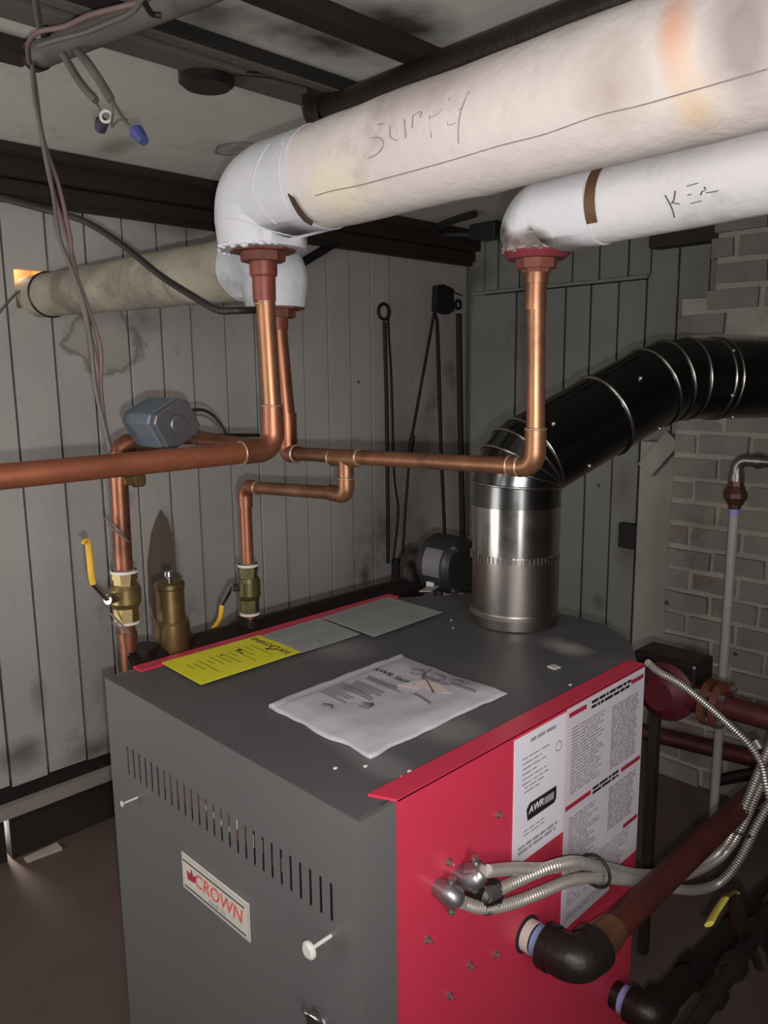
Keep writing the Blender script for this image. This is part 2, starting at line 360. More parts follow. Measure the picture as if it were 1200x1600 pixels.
# opening where the rear main goes out, and the raw wood lit beyond it
b = MB(); y0, y1, z0, z1 = hole[0]-.05, hole[1]+.05, hole[2]-.05, hole[3]+.06
b.box((XL-.20, y0, z0), (XL-.17, y1, z1)); b.box((XL-.17, y0, z0), (XL-.04, y0+.02, z1)); b.box((XL-.17, y1-.02, z0), (XL-.04, y1, z1)); b.box((XL-.17, y0+.02, z1-.02), (XL-.04, y1-.02, z1)); b.box((XL-.17, y0+.02, z0), (XL-.04, y1-.02, z0+.02))
struct('trim_2', b, M['tan'])
# sill plank and the dark foundation wall below, split by a crack of daylight
b = MB(); zt, zl = -1.165, -1.226
b.box((XL-.05, YF, zl), (XL+.03, YB, zt)); struct('baseboard_left', b, M['plank'])
yc = wall_y(15, 1330).y
b = MB(); b.box((XL-.10, YF, FLOOR), (XL-.004, yc-.011, zl)); b.box((XL-.10, yc+.011, FLOOR), (XL-.004, YB, zl)); struct('wall_foundation', b, M['foundation'])
b = MB(); b.box((XL-.16, YF, FLOOR), (XL-.145, YB, zl)); struct('wall_outer', b, M['gap'])
# timber along the top of the left wall
q0 = onx(0, 312, XL+.05).z; q1 = onx(0, 280, XL+.10).z; q2 = onx(0, 236, XL+.20).z
b = MB(); b.box((XL+.001, YF, q0), (XL+.05, YB, q1+.02)); b.box((XL+.001, YF, q1+.02), (XL+.12, YB, ZC-.03))
struct('trim_3', b, M['darkwood'], .004)
b = MB(); b.box((XL+.12, wall_y(0, 300).y-.6, ZC-.035), (XL+.22, YB, ZC-.002)); b.box((XL+.05, YF, q1-.045), (XL+.075, YB, q1+.015)); struct('trim_4', b, M['darkwood'], .004)

# ------------------------------------------------------------------ back wall: boards, plank door, post
bx = lambda u, v=520: ony(u, v, YB).x
xpost0, xpost1 = ony(1001, 850, YB-.04).x, ony(1040, 850, YB-.04).x
ds, de, dt = bx(741, 460), bx(1013, 440), ony(880, 448, YB).z
b = MB()
up = [bx(u, 420) for u in (728, 758, 779, 812, 850, 895, 937, 982, 1017, 1061, 1110)]
up = [XL] + up[1:]
for i in range(len(up)-1): b.box((up[i]+.006, YB+random.uniform(-.004, .004), dt+.012 if up[i] > ds-.05 and up[i+1] < de+.05 else FLOOR), (up[i+1]-.006, YB+.04, ZC))
x = up[-1]
while x < XR: b.box((x+.003, YB, FLOOR), (x+.15, YB+.04, ZC)); x += .155
b.box((de, YB, FLOOR), (up[-2]-.004, YB+.04, dt+.02)); b.box((XL+.003, YB, FLOOR), (ds-.012, YB+.04, dt+.02))
b.m = 1; b.box((XL, YB+.05, FLOOR), (XR, YB+.12, ZC))
struct('wall_back', b, [M['board2'], M['gap']])
dr = [ds] + [bx(u, 520) for u in (808, 845, 884, 923, 966)] + [de]
b = MB()
for i in range(len(dr)-1): b.box((dr[i]+.007, YB-.012+random.uniform(-.004, .004), FLOOR+.02), (dr[i+1]-.007, YB+.03, dt-.008))
struct('door_1', b, M['board2'])
b = MB(); b.box((ds-.01, YB-.035, dt-.002), (de+.01, YB-.013, dt+.018)); struct('trim_5', b, M['board2'], .003)
b = MB(); b.box((xpost0, YB-.10, FLOOR), (xpost1+.1, YB-.02, ony(1020, 690, YB-.10).z)); struct('trim_6', b, M['plank'], .006)
b = MB(); p = ony(1001, 742, YB-.13); q = ony(1047, 690, YB-.13); d = (q-p).normalized(); b.obox((p+q)/2+V((.03, 0, .03)), (d, V((d.z, 0, -d.x)), Y), (.13, .055, .025)); struct('trim_7', b, M['plank'], .004)
b = MB(); b.box((bx(1030, 370), YB-.12, ony(1090, 378, YB-.12).z), (XR, YB-.005, ZC)); struct('trim_8', b, M['darkwood'])
latch = tag(MB().box((ony(967, 835, YB-.05).x, YB-.06, ony(980, 857, YB-.05).z), (ony(999, 835, YB-.05).x, YB-.013, ony(980, 818, YB-.05).z)).build('rim_lock', M['tool'], bevel=.006), 'square dark rim lock on edge of the plank door beside the pale post', 'lock')

# ------------------------------------------------------------------ brick chimney
b = MB(); crs = .1215; z = FLOOR; row = 0
xe = ony(1041, 900, YCH).x; xe2 = ony(1117, 420, YCH).x; zr = ony(1100, 465, YCH).z
while z < ZC:
    x0 = xe if z < zr-.05 else xe2
    x = x0 + (-.02 if row % 2 else 0.0) + random.uniform(-.012, .012) if z >= zr-.05 else x0 + random.uniform(0, .01)
    first = True
    while x < XR:
        L_ = .26 if not (first and row % 2) else .13
        L_ *= random.uniform(.94, 1.06)
        dy = random.uniform(-.012, .010); top = min(z+crs-.027+random.uniform(-.004, .004), ZC-.002)
        if not (row in (20, 21) and random.random() < .35) : b.box((x, YCH+dy, z+random.uniform(-.003, .003)), (min(x+L_-.024, XR-.002), YCH+.12, top), .004)
        x += L_; first = False
    z += crs; row += 1
b.m = 1; b.box((xe+.004, YCH+.012, FLOOR), (XR-.002, YB-.11, zr)); b.box((xe2+.004, YCH+.012, zr), (XR-.002, YB-.12, ZC-.002))
struct('wall_chimney', b, [M['brick'], M['mortar']], .004)

# ------------------------------------------------------------------ ceiling boards, joists, pipes overhead
def cx(u, v): return onz(u, v, ZC-.03).x
xa, xm, xb2 = cx(154, 70), cx(196, 51), cx(224, 35)
b = MB(); b.box((xa, YF, ZC-.035), (xm-.012, YB, ZC-.002)); struct('trim_9', b, M['ceilplank'], .003)
b = MB(); b.box((xm+.025, YF, ZC-.035), (xb2-.02, YB, ZC-.002)); struct('trim_10', b, M['ceilplank'], .003)
b = MB(); b.box((xa-.02, YF, ZC-.012), (xa-.002, YB, ZC-.001)); b.box((xm-.01, YF, ZC-.02), (xm+.023, YB, ZC-.001)); b.box((xb2-.018, YF, ZC-.03), (xb2+.012, YB, ZC-.001)); struct('trim_11', b, M['gap'])
b = MB(); b.box((cx(406, 0), YF, ZC-.05), (cx(440, 0)+.035, YB, ZC-.002)); struct('trim_12', b, M['darkwood'], .004)
b = MB(); b.box((cx(0, 86), YF, ZC-.05), (cx(0, 66), onz(48, 97, ZC-.05).y, ZC-.002)); struct('trim_13', b, M['darkwood'], .004)
o = thing('ceiling_box', onz(322, 103, ZC-.02), 'round dark junction box on the ceiling boards left of the black overhead pipe', 'junction box')
p = onz(322, 103, ZC-.001)
MB().lathe(p, -Z, [(0, .085), (.05, .085), (.062, .07)], 24).build('cover', M['bakelite'], o)
MB().tube([p+V((.07, .02, -.03)), p+V((.14, .14, -.03)), p+V((.16, .4, -.025))], .008, 8).build('cable', M['bcable'], o)
# grey conduit with wires wrapped on it
g0, g1 = onz(56, 88, 1.66), onz(250, 10, 1.66); gd = (g1-g0).normalized()
o = thing('overhead_conduit', g0, 'grey pipe slung under the ceiling at the upper left with wires wrapped round it', 'pipe')
MB().tube([g0, g0+gd*1.2], .034, 18).build('pipe', M['conduitgrey'], o)
MB().lathe(g0-gd*.012, gd, [(0, .03), (0, .038), (.03, .038)], 18).build('end_cap', M['bakelite'], o)
for k in (.10, .62): MB().obox(g0+gd*k+Z*.045, (gd, Z.cross(gd), Z), (.012, .04, .03)).build('hanger', M['bakelite'], o)

# black iron pipe lying above the big supply main
YBK = .93
e0 = ony(492, 185, YBK); e1 = ony(800, 68, YBK); ed = (e1-e0).normalized()
o = thing('overhead_iron_pipe', e0, 'long black iron pipe running under the ceiling just above the large insulated main', 'pipe')
MB().tube([e0+V((0, .02, ZC-e0.z-.003)), e0, e0+ed*3.4], .050, 18, bend=.06).build('pipe', M['iron'], o)
MB().lathe(e0+ed*.05, ed, [(0, .050), (0, .060), (.03, .060), (.03, .050)], 18, cap=False).build('elbow_collar', M['iron'], o)

# ------------------------------------------------------------------ insulated mains
def on_cyl(u, v, p0, d, r):
    D = ray(u, v); d = d.normalized(); w = CAM-p0
    a = D-d*D.dot(d); c = w-d*w.dot(d); A = a.dot(a); Bq = 2*a.dot(c); Cq = c.dot(c)-r*r
    disc = Bq*Bq-4*A*Cq
    if disc < 0: disc = 0
    return CAM + D*((-Bq-math.sqrt(disc))/(2*A))
YS = .40
s0 = ony(480, 285, YS); s1 = ony(1033, 118, YS); sd = (s1-s0).normalized(); RS = .1165
sxr = ony(411, 400, YS).x; sbot = ony(411, 391, YS).z
axis0 = s0 + sd*((sxr-s0.x)/sd.x)
o = thing('supply_main', V((sxr, YS, sbot)), 'large canvas-wrapped main overhead with SUPPLY pencilled on it', 'insulated pipe')
selb = axis0 + sd*.20
M['torn'] = mat('exposed_brown_insulation', (66, 50, 38), .85, var=.3, scale=30)
M['can1'] = canvas('aged_canvas_supply', (203, 193, 188), spots=[
    (on_cyl(1052, 40, s0, sd, RS), (.03, .12, .08), (204, 128, 98), .7, False), (on_cyl(1060, 90, s0, sd, RS), (.035, .12, .12), (220, 184, 154), .5, False), (on_cyl(1088, 172, s0, sd, RS), (.05, .1, .05), (206, 174, 130), .55, False),
    (on_cyl(520, 300, s0, sd, RS), (.12, .12, .08), (216, 204, 166), .55, False), (on_cyl(950, 140, s0, sd, RS), (.08, .1, .08), (160, 142, 134), .7, False), (on_cyl(1160, 60, s0, sd, RS), (.06, .1, .12), (140, 124, 122), .8, False), (on_cyl(680, 130, s0, sd, RS), (.25, .1, .07), (160, 146, 142), .6, False)])
M['plastered'] = canvas('white_plastered_elbow', (196, 195, 200), c2=(150, 150, 156), cut=(.50, .68))
M['plastret'] = canvas('chipped_plaster_elbow', (196, 195, 198), c2=(150, 150, 154), cut=(.50, .68), spots=[(V((ony(838, 420, .59).x+dx_, .59-.06, ony(838, 398, .59).z+dz_)), (.03, .05, .022), (88, 76, 70), .95, False) for dx_, dz_ in ((-.06, .02), (-.03, .028), (0, .018), (.03, .026), (-.045, .045), (.045, .015))])
M['can2'] = canvas('white_canvas_return', (196, 192, 193), c2=(142, 138, 142), cut=(.50, .66))
M['can3'] = canvas('grey_canvas_rear', (150, 144, 128), c2=(108, 100, 90), cut=(.52, .68))
n = 40; pts = [selb + sd*(i*(XR+.04-selb.x)/sd.x/n) for i in range(n+1)]
MB().tube(pts, RS, 40, jit=.035, cap=True).build('canvas_wrap', M['can1'], o)
mb = MB(); mb.tube([V((sxr, YS, sbot)), V((sxr, YS, axis0.z)), selb+sd*.05], [.113, .121, .1185], 40, bend=.15, seg=18, jit=.05)
el = mb.build('plaster_elbow', M['plastered'], o)
for ln in ([(352, 342), (372, 343), (392, 349), (415, 358), (440, 365), (462, 369)], [(420, 226), (408, 244), (399, 266), (394, 290), (399, 308), (408, 324), (420, 338), (432, 350)], [(443, 222), (437, 250), (436, 280), (441, 305), (449, 325)], [(451, 385), (453, 378), (459, 372)]):
    ridge(MB(), mb, [ln], .0022).build('plaster_ridge', M['plastered'], o)
rng = random.Random(4)
for i in range(16):
    a = math.radians(200+i*10+rng.uniform(-3, 3)); MB().ball(V((sxr+.110*math.cos(a), YS+.110*math.sin(a), sbot+rng.uniform(-.004, .006))), rng.uniform(.003, .008), 7, 5, sc=(1.5, 1.5, .8)).build('plaster_crumb', M['plastered'], o)
# seams and trowelled ridges
mb = MB(); line = [on_cyl(u, v, s0, sd, RS+.0012) for u, v in ((492, 306), (520, 298), (560, 290), (620, 274), (700, 252), (780, 228), (850, 210), (930, 182), (1000, 165), (1060, 148), (1130, 128), (1199, 108))]
mb.tube(smooth_path(line, .01), .0010, 6).build('canvas_seam', M['pencil'], o)
mb = MB()
for i in range(9):
    t = i/8; a = math.radians(150+75*t)
    e = selb + sd*(.028+.006*math.sin(i*2.1)); w = .004 + .016*math.sin(math.pi*t)
    mb.box(e + V((0, -math.cos(math.radians(-40+50*t))*RS, -math.sin(math.radians(-20+75*t))*RS)) - V((.002, .002, .006)), e + V((.02, -math.cos(math.radians(-40+50*t))*RS, -math.sin(math.radians(-20+75*t))*RS)) + V((.002, .002, .006))) if False else None
gap = [(451, 302), (458, 318), (466, 332), (477, 345), (488, 351), (490, 346), (480, 338), (470, 325), (460, 309)]
pp = [on_cyl(u, v, s0, sd, RS*1.055) for u, v in gap]
mb.prism(pp, V((.0, -.003, -.003))).build('torn_edge', M['torn'], o)
def strokes(mb, lst, p0, d, r, w):
    for st in lst: mb.tube(smooth_path([on_cyl(u, v, p0, d, r) for u, v in st], .004), w, 6, flat=.4)
    return mb
sup = [[(578, 216), (592, 215), (599, 222), (599, 228), (590, 240), (576, 247)], [(590, 195), (599, 193)], [(610, 196), (610, 214), (621, 220)], [(632, 186), (634, 216)], [(645, 180), (644, 200)], [(645, 182), (652, 176), (659, 175), (656, 184)], [(671, 180), (674, 215)], [(672, 184), (684, 178), (690, 170)], [(702, 152), (700, 196)], [(702, 196), (712, 192)], [(716, 172), (722, 168)], [(733, 143), (722, 168), (717, 190), (716, 224)]]
strokes(MB(), sup, s0, sd, RS+.002, .0011).build('handwriting', M['pencil'], o)

# reducer and copper riser below the supply elbow
def riser_fit(parent, p, r, scale=1.):
    MB().lathe(p+Z*.006, -Z, [(0, .085*scale), (.012, .085*scale), (.012, .06*scale), (.035, .058*scale), (.035, .042*scale)], 8).build('reducer', M['rust'], parent)
    MB().lathe(p-Z*.028, -Z, [(0, r*1.42), (.035, r*1.40), (.04, r*1.2), (.10, r*1.17), (.10, r)], 20, cap=False).build('adapter', M['rustred'], parent)
RC = .0255
r0 = V((sxr, YS, sbot)); rb = ony(427, 686, YS); PZ = ony(427, 703, YS).z
o = thing('supply_riser', V((rb.x, YS, PZ)), 'copper pipe dropping from the large supply elbow and turning left at a bend', 'copper pipe')
riser_fit(o, r0, RC)
lp0 = V((rb.x, YS, PZ)); lp1 = onx(-30, 748, rb.x-.002)
MB().tube([r0-Z*.06, V((rb.x, YS, PZ+.11))], RC, 20).build('riser', M['copper'], o)
MB().tube([V((rb.x, YS, PZ+.12)), lp0, lp0-Y*.10], [RC*1.14, RC*1.2, RC*1.2], 20, bend=.05, seg=10).build('elbow', M['copperr'], o)
ld = (lp1-lp0).normalized()
MB().tube([lp0+ld*.09, lp0+ld*2.6], RC*1.08, 20).build('run', M['copperl'], o)
for q_ in ((lp0+ld*.105, ld, RC*1.16, .003), (V((rb.x, YS, PZ+.118)), Z, RC*1.08, .003), (V((r0.x, YS, r0.z-.135)), Z, RC*1.02, .003)): MB().torus(*q_).build('solder_joint', M['solder'], o)

# ------------------------------------------------------------------ return main on the right
YR = .59
t0 = ony(910, 328, YR); t1 = ony(1190, 267, YR); td = (t1-t0).normalized(); RR = .0735
trx = ony(838, 420, YR).x; tbot = ony(838, 398, YR).z
ta = t0 + td*((trx-t0.x)/td.x)
o = thing('return_main', V((trx, YR, tbot)), 'smaller white insulated main at the right with faded marker letters and a brown strap', 'insulated pipe')
tel = ta + td*.125; n = 30
MB().tube([tel + td*(i*(XR+.04-tel.x)/td.x/n) for i in range(n+1)], RR, 36, jit=.03).build('canvas_wrap', M['can2'], o)
MB().tube([V((trx, YR, tbot)), V((trx, YR, ta.z)), tel+td*.03], [.067, .078, .076], 36, bend=.10, seg=18, jit=.05).build('plaster_elbow', M['plastret'], o)
sp = on_cyl(922, 300, t0, td, RR); ts = t0+td*((sp-t0).dot(td))
mb = MB(); ring = []
for i in range(13):
    a = math.radians(-35+8*i); e = -Y*math.cos(a)+Z*math.sin(a); ring.append((e, a))
for k in range(len(ring)-1):
    e0_, e1_ = ring[k][0], ring[k+1][0]; n0 = len(mb.v)
    for e in (e0_, e1_):
        for dx, rr in ((-.011, RR*1.01), (.011, RR*1.01), (.011, RR*1.045), (-.011, RR*1.045)): mb.v.append(ts + td*dx + e*rr)
    for q in ((0, 1, 5, 4), (1, 2, 6, 5), (2, 3, 7, 6), (3, 0, 4, 7)): mb.face([n0+i for i in q])
    if k == 0: mb.face([n0+3, n0+2, n0+1, n0])
    if k == len(ring)-2: mb.face([n0+4, n0+5, n0+6, n0+7])
mb.build('strap', mat('brown_strap', (92, 64, 44), .5, .2, var=.2, scale=18, col2=(150, 112, 66), cut=(.6, .7)), o)
kir = [[(1039, 305), (1044, 314), (1050, 326), (1054, 340)], [(1055, 298), (1053, 312), (1049, 318)], [(1051, 317), (1062, 319)], [(1073, 291), (1091, 286)], [(1074, 305), (1080, 304)], [(1079, 318), (1096, 314)], [(1095, 305), (1097, 299), (1102, 298)], [(1100, 292), (1103, 296)], [(1103, 301), (1113, 300), (1122, 298)]]
strokes(MB(), kir, t0, td, RR+.002, .0013).build('handwriting', M['marker'], o)
MB().lathe(V((trx, YR, tbot+.012)), -Z, [(0, .066), (.012, .072), (.022, .06), (.022, .05)], 24).build('flange', M['redpaint'], o)
mb = MB()
for i in range(70):
    a = random.uniform(3.3, 5.5); zz_ = random.uniform(.002, .045); p = V((trx+.068*math.cos(a), YR+.068*math.sin(a), tbot+zz_))
    mb.ball(p, random.uniform(.003, .008), 7, 5, sc=(1, 1, .8))
mb.build('crumbled_plaster', mat('crumbled_plaster_grit', (112, 98, 92), .9, var=.4, scale=40), o)
RT = .0205
hz0 = ony(838, 738, YR).z
o = thing('header_pipe', V((trx, YR, hz0)), 'copper header running from the right riser across in front of the flue to the left', 'copper pipe')
tr = ony(836, 715, YR)
MB().lathe(V((trx, YR, tbot-.01)), -Z, [(0, .045), (.02, .043), (.02, .033), (.028, .030)], 8).build('reducer', M['rust'], o)
MB().tube([V((trx, YR, tbot-.035)), V((tr.x, YR, tr.z+.05))], RT, 20).build('riser', M['copper'], o)
MB().lathe(V((trx, YR, tbot-.03)), -Z, [(0, RT*1.3), (.03, RT*1.3), (.03, RT*1.14), (.085, RT*1.14), (.085, RT)], 20, cap=False).build('adapter', M['copper'], o)
hl = ony(447, 708, YR); hr = ony(836, 730, YR); hd = (hl-hr).normalized()
MB().tube([V((tr.x, YR, hr.z+.085)), V((tr.x, YR, hr.z)), hr+hd*.07], RT*1.16, 20, bend=.04, seg=10).build('elbow', M['copper'], o)
MB().tube([hr+hd*.05, hl+hd*-.04], RT*.97, 20).build('run', M['copper'], o)
tee = ony(540, 716, YR)
MB().tube([tee-hd*.055, tee+hd*.055], RT*1.15, 20).tube([tee, tee-Z*.05], RT*1.12, 20).build('tee', M['copper'], o)
tt = [ony(u, 716, YR) for u in (562, 797, 812)]
for q in tt: c = hr+hd*((q-hr).dot(hd)); MB().torus(c, hd, RT*1.06, .0035).build('solder_joint', M['solder'], o)
for q_ in ((tee+hd*.058, hd, RT*1.06, .003), (V((tr.x, YR, hr.z+.085)), Z, RT*1.1, .003)): MB().torus(*q_).build('solder_joint', M['solder'], o)
# loop from the tee to the second drop
XM = -1.17
u1 = ony(541, 775, YR); dropx = ony(384, 800, YR).x; uz = ony(388, 760, YR).z
pts = [tee-Z*.045, V((tee.x, YR, u1.z)), V((dropx, YR, uz)), V((dropx, YR, -.02))]
MB().tube([tee-Z*.045, V((tee.x, YR, u1.z+.03))], RT, 18).build('tee_branch', M['copper'], o)
MB().tube([V((tee.x, YR, u1.z+.05)), V((tee.x, YR, u1.z)), V((tee.x-.07, YR, u1.z+.004))], RT*1.15, 18, bend=.038, seg=10).build('elbow', M['copper'], o)
MB().tube([V((tee.x-.06, YR, u1.z+.003)), V((dropx+.06, YR, uz))], RT*.97, 18).build('loop_run', M['copper'], o)
MB().tube([V((dropx+.07, YR, uz)), V((dropx, YR, uz)), V((dropx, YR, uz-.07))], RT*1.15, 18, bend=.038, seg=10).build('elbow', M['copperr'], o)
zv0 = ony(386, 880, YR).z; zv1 = ony(388, 958, YR).z
MB().tube([V((dropx, YR, uz-.06)), V((dropx, YR, zv0))], RT*.97, 18).build('drop', M['copperr'], o)
for q_ in ((V((dropx+.072, YR, uz)), X, RT*1.06, .003), (V((tee.x, YR, u1.z+.05)), Z, RT*1.06, .003)): MB().torus(*q_).build('solder_joint', M['solder'], o)

def ball_valve(name, p0, p1, r, label, m, hpts, tape=True):
    d = (p1-p0); Lg = d.length; d.normalize()
    o = thing(name, p1, label, 'valve')
    MB().lathe(p0, d, [(0, r*1.15), (0, r*1.45), (Lg*.16, r*1.45), (Lg*.16, r*1.3), (Lg*.28, r*1.3)], 8, cap=False).build('upper_nut', m, o)
    MB().lathe(p0+d*(Lg*.27), d, [(0, r*1.45), (Lg*.08, r*1.7), (Lg*.34, r*1.7), (Lg*.44, r*1.4)], 20).build('body', m, o)
    MB().lathe(p0+d*(Lg*.71), d, [(0, r*1.4), (Lg*.25, r*1.42), (Lg*.25, r*1.2), (Lg*.29, r*1.2)], 8).build('lower_nut', m, o)
    if tape:
        MB().lathe(p0+d*(Lg*.0), d, [(0, r*1.5), (Lg*.05, r*1.5)], 20).build('tape_ring', M['tape'], o)
        MB().lathe(p0+d*(Lg*.96), d, [(0, r*1.46), (Lg*.05, r*1.46)], 20).build('tape_ring', M['tape'], o)
    MB().tube([p0+d*(Lg*.48), hpts[0]], r*.55, 12).build('stem', M['chrome'], o)
    MB().tube([hpts[0], hpts[1]], r*.30, 10, flat=.6).build('lever', M['chrome'], o)
    MB().tube(smooth_path(hpts[1:], .012), r*.36, 10, flat=.55).build('grip', M['yhandle'], o)
    return o
hp = [ony(u, v, YR-dy) for u, v, dy in ((362, 918, .06), (347, 945, .06), (344, 966, .06), (334, 982, .05), (320, 991, .04))]
ball_valve('ball_valve', V((dropx, YR, zv0)), V((dropx, YR, zv1)), RT*1.12, 'green-tinged brass ball valve with its lever hanging down, nearer the sheets of paper', M['greenbrass'], hp)
o = thing('valve_tailpiece', V((dropx, YR, -.04)), 'short copper stub between the green-tinged valve and the manifold', 'copper pipe')
MB().lathe(V((dropx, YR, zv1)), -Z, [(0, RT*.95), (.02, RT*.95), (.02, RT*.75), (zv1+.02, RT*.75)], 16).build('stub', M['copperr'], o)

# ------------------------------------------------------------------ rear main on the left
zr_ax = ony(440, 440, YR).z; ra = ony(300, 436, YR); rw = onx(52, 462, XL)
rxr = ony(432, 520, YR).x; rbot = ony(432, 481, YR).z; RL = .094
rp0 = V((rxr, YR, ra.z)); rp1 = V((XL-.06, YR+.0, rw.z))
rd = (rp1-rp0).normalized()
o = thing('rear_main', V((rxr, YR, rbot)), 'grey insulated main running out through the left board wall', 'insulated pipe')
n = 24; a0 = rp0+rd*.12; Lr = (rp1-a0).length
MB().tube([a0+rd*(Lr*i/n) for i in range(n+1)], [RL*(1.0 if i < 19 else .97) for i in range(n+1)], 36, jit=.03).build('canvas_wrap', M['can3'], o)
MB().tube([V((rxr, YR, rbot)), rp0, a0+rd*.04], [.089, .099, .0975], 36, bend=.125, seg=18, jit=.05).build('plaster_elbow', M['plastered'], o)
kk = [a0+rd*((ony(u, 450, YR)-a0).dot(rd)) for u in (78, 292)]
MB().torus(kk[0], rd, RL*.985, .006, 40).build('band', M['bakelite'], o)
MB().torus(kk[1], rd, RL*1.01, .0015, 40).build('canvas_seam', M['pencil'], o)
o = thing('rear_riser', V((rxr, YR, hl.z)), 'copper riser half hidden behind the supply riser, dropping from the grey main to the header', 'copper pipe')
riser_fit(o, V((rxr, YR, rbot)), RC, 1.)
MB().tube([V((rxr+.01, YR, rbot-.06)), V((hl.x+.01, YR, hl.z+.1))], RC, 20).build('riser', M['copperr'], o)
MB().tube([V((hl.x+.01, YR, hl.z+.12)), V((hl.x+.01, YR, hl.z)), hl-hd*.05], RC*1.12, 20, bend=.045, seg=10).build('elbow', M['copperr'], o)
MB().torus(hl-hd*.052, hd, RC*1.0, .004).build('solder_joint', M['solder'], o)

# ------------------------------------------------------------------ manifold along the boiler's far side
mz = -.055
o = thing('manifold_pipe', V((XM, .1, mz-.06)), 'dark brown iron manifold pipe along the far side of the boiler below the valves', 'pipe')
MB().tube([V((XM, .14, mz)), V((XM, 1.62, mz))], .045, 20).build('pipe', M['iron'], o)
for yy in (.20, .33, .59, 1.45):
    xx = XM
    MB().lathe(V((xx, yy, mz+.02)), Z, [(0, .045), (.03, .045), (.03, .036)], 16).lathe(V((xx, yy-.055, mz)), Y, [(0, .045), (0, .054), (.018, .054), (.018, .045)], 18, cap=False).build('tee_boss', M['iron'], o)
MB().tube([V((XM, 1.58, mz)), V((XM, 1.58, FLOOR))], .04, 18).build('leg', M['iron'], o)
# first drop with valve
d0 = onx(181, 740, XM); d1 = onx(203, 1038, XM); zt_ = onx(185, 693, XM).z; dd_ = (d1-d0).normalized()
yq = onx(182, 720, XM).y
o = thing('zone_drop', V((XM, d1.y, 0)), 'copper pipe dropping to the valve with the raised yellow lever, wrapped with thin wires', 'copper pipe')
ze = V((XM, yq, zt_))
MB().tube([V((rb.x-.01, YS, PZ+.004)), V((XM, YS, zt_+.005)), V((XM, yq+.10, zt_))], RT, 18, bend=.05).build('top_run', M['copperr'], o)
MB().tube([V((XM, yq+.11, zt_)), ze, V((XM, yq+.005, zt_-.10))], RT*1.3, 18, bend=.055, seg=10).build('elbow', M['copperr'], o)
v0 = onx(194, 890, XM); v1 = onx(198, 972, XM)
MB().tube([V((XM, yq+.004, zt_-.08)), v0], RT*1.22, 18).build('drop', M['copperr'], o)
pl = onx(203, 751, XM+.02)
MB().lathe(pl-Y*.02, Y, [(0, .014), (.03, .014), (.03, .021), (.06, .021)], 8).build('drain_plug', M['brass'], o)
for (a_, b_) in (((172, 812), (204, 838)), ((176, 822), (212, 850)), ((182, 975), (218, 992)), ((178, 960), (220, 1000))):
    pa, pb = onx(*a_, XM+.035), onx(*b_, XM+.035); MB().tube(smooth_path([pa+V((-.03, 0, 0)), (pa+pb)/2+V((.006, 0, -.012)), pb+V((-.03, 0, 0))], .006), .0035, 6).build('wire_wrap', M['wire'], o)
hp = [onx(u, v, XM+dx) for u, v, dx in ((168, 937, .03), (146, 913, .04), (143, 900, .04), (140, 870, .04), (137, 846, .04), (132, 842, .04), (130, 850, .04))]
ball_valve('ball_valve', v0, v1, RT*1.30, 'tarnished brass ball valve with a yellow lever pointing up, left of the brass air vent', M['brass'], hp)
o = thing('valve_tailpiece', d1, 'coppery threaded stub below the brass valve with the raised yellow lever', 'copper pipe')
MB().lathe(v1, d1-v1, [(0, RT*1.15), (.03, RT*1.15), (.03, RT*1.35), (.06, RT*1.35), (.06, RT*1.2), ((d1-v1).length+.03, RT*1.2)], 16).build('stub', M['copperr'], o)
# zone valve with its slate housing
o = thing('zone_valve', onx(250, 700, XM), 'slate grey zone valve motor housing sitting on the copper run behind the left pipe', 'valve')
c = atd(252, 661, 2.22)
ux = X; ang = math.radians(28); uy = V((0, math.cos(ang), math.sin(ang))); uz_ = V((0, -math.sin(ang), math.cos(ang)))
def oct_(hw, hh, cut): return [(-hw+cut, -hh), (hw-cut, -hh), (hw, -hh+cut), (hw, hh-cut), (hw-cut, hh), (-hw+cut, hh), (-hw, hh-cut), (-hw, -hh+cut)]
hw, hh = .063, .057
pr = [c - ux*.092 + uy*a + uz_*bq for a, bq in oct_(hw, hh, .018)]
MB().prism(pr, ux*.150).build('housing', M['valvebox'], o, bevel=.005)
pr = [c + ux*.060 + uy*a + uz_*bq for a, bq in oct_(hw*.97, hh*.97, .018)]
MB().prism(pr, ux*.030).build('end_cover', M['valvedark'], o, bevel=.005)
MB().lathe(c+ux*.088-uy*.0, ux, [(0, .028), (.010, .026), (.012, .022)], 22).build('dial', M['valvedark'], o)
pz = V((XM, c.y+.01, zt_))
MB().lathe(pz-Y*.05, Y, [(0, RT), (0, RT*1.5), (.1, RT*1.5), (.1, RT)], 8).tube([pz, pz+(c-pz)*.6], .022, 14).build('body', M['brass'], o)
MB().tube(smooth_path([onx(u, v, XM) for u, v in ((297, 641), (318, 641), (334, 650), (348, 668), (356, 684))], .01), .005, 8).build('lead', M['bcable'], o)
MB().tube(smooth_path([onx(u, v, XM+.01) for u, v in ((300, 648), (318, 649), (332, 658), (345, 674), (352, 688))], .01), .004, 8).build('lead', M['wirew'], o)
MB().tube(smooth_path([onx(u, v, XM) for u, v in ((302, 672), (322, 679), (345, 681), (372, 680), (405, 680))], .01), .006, 8).build('lead', M['bcable'], o)
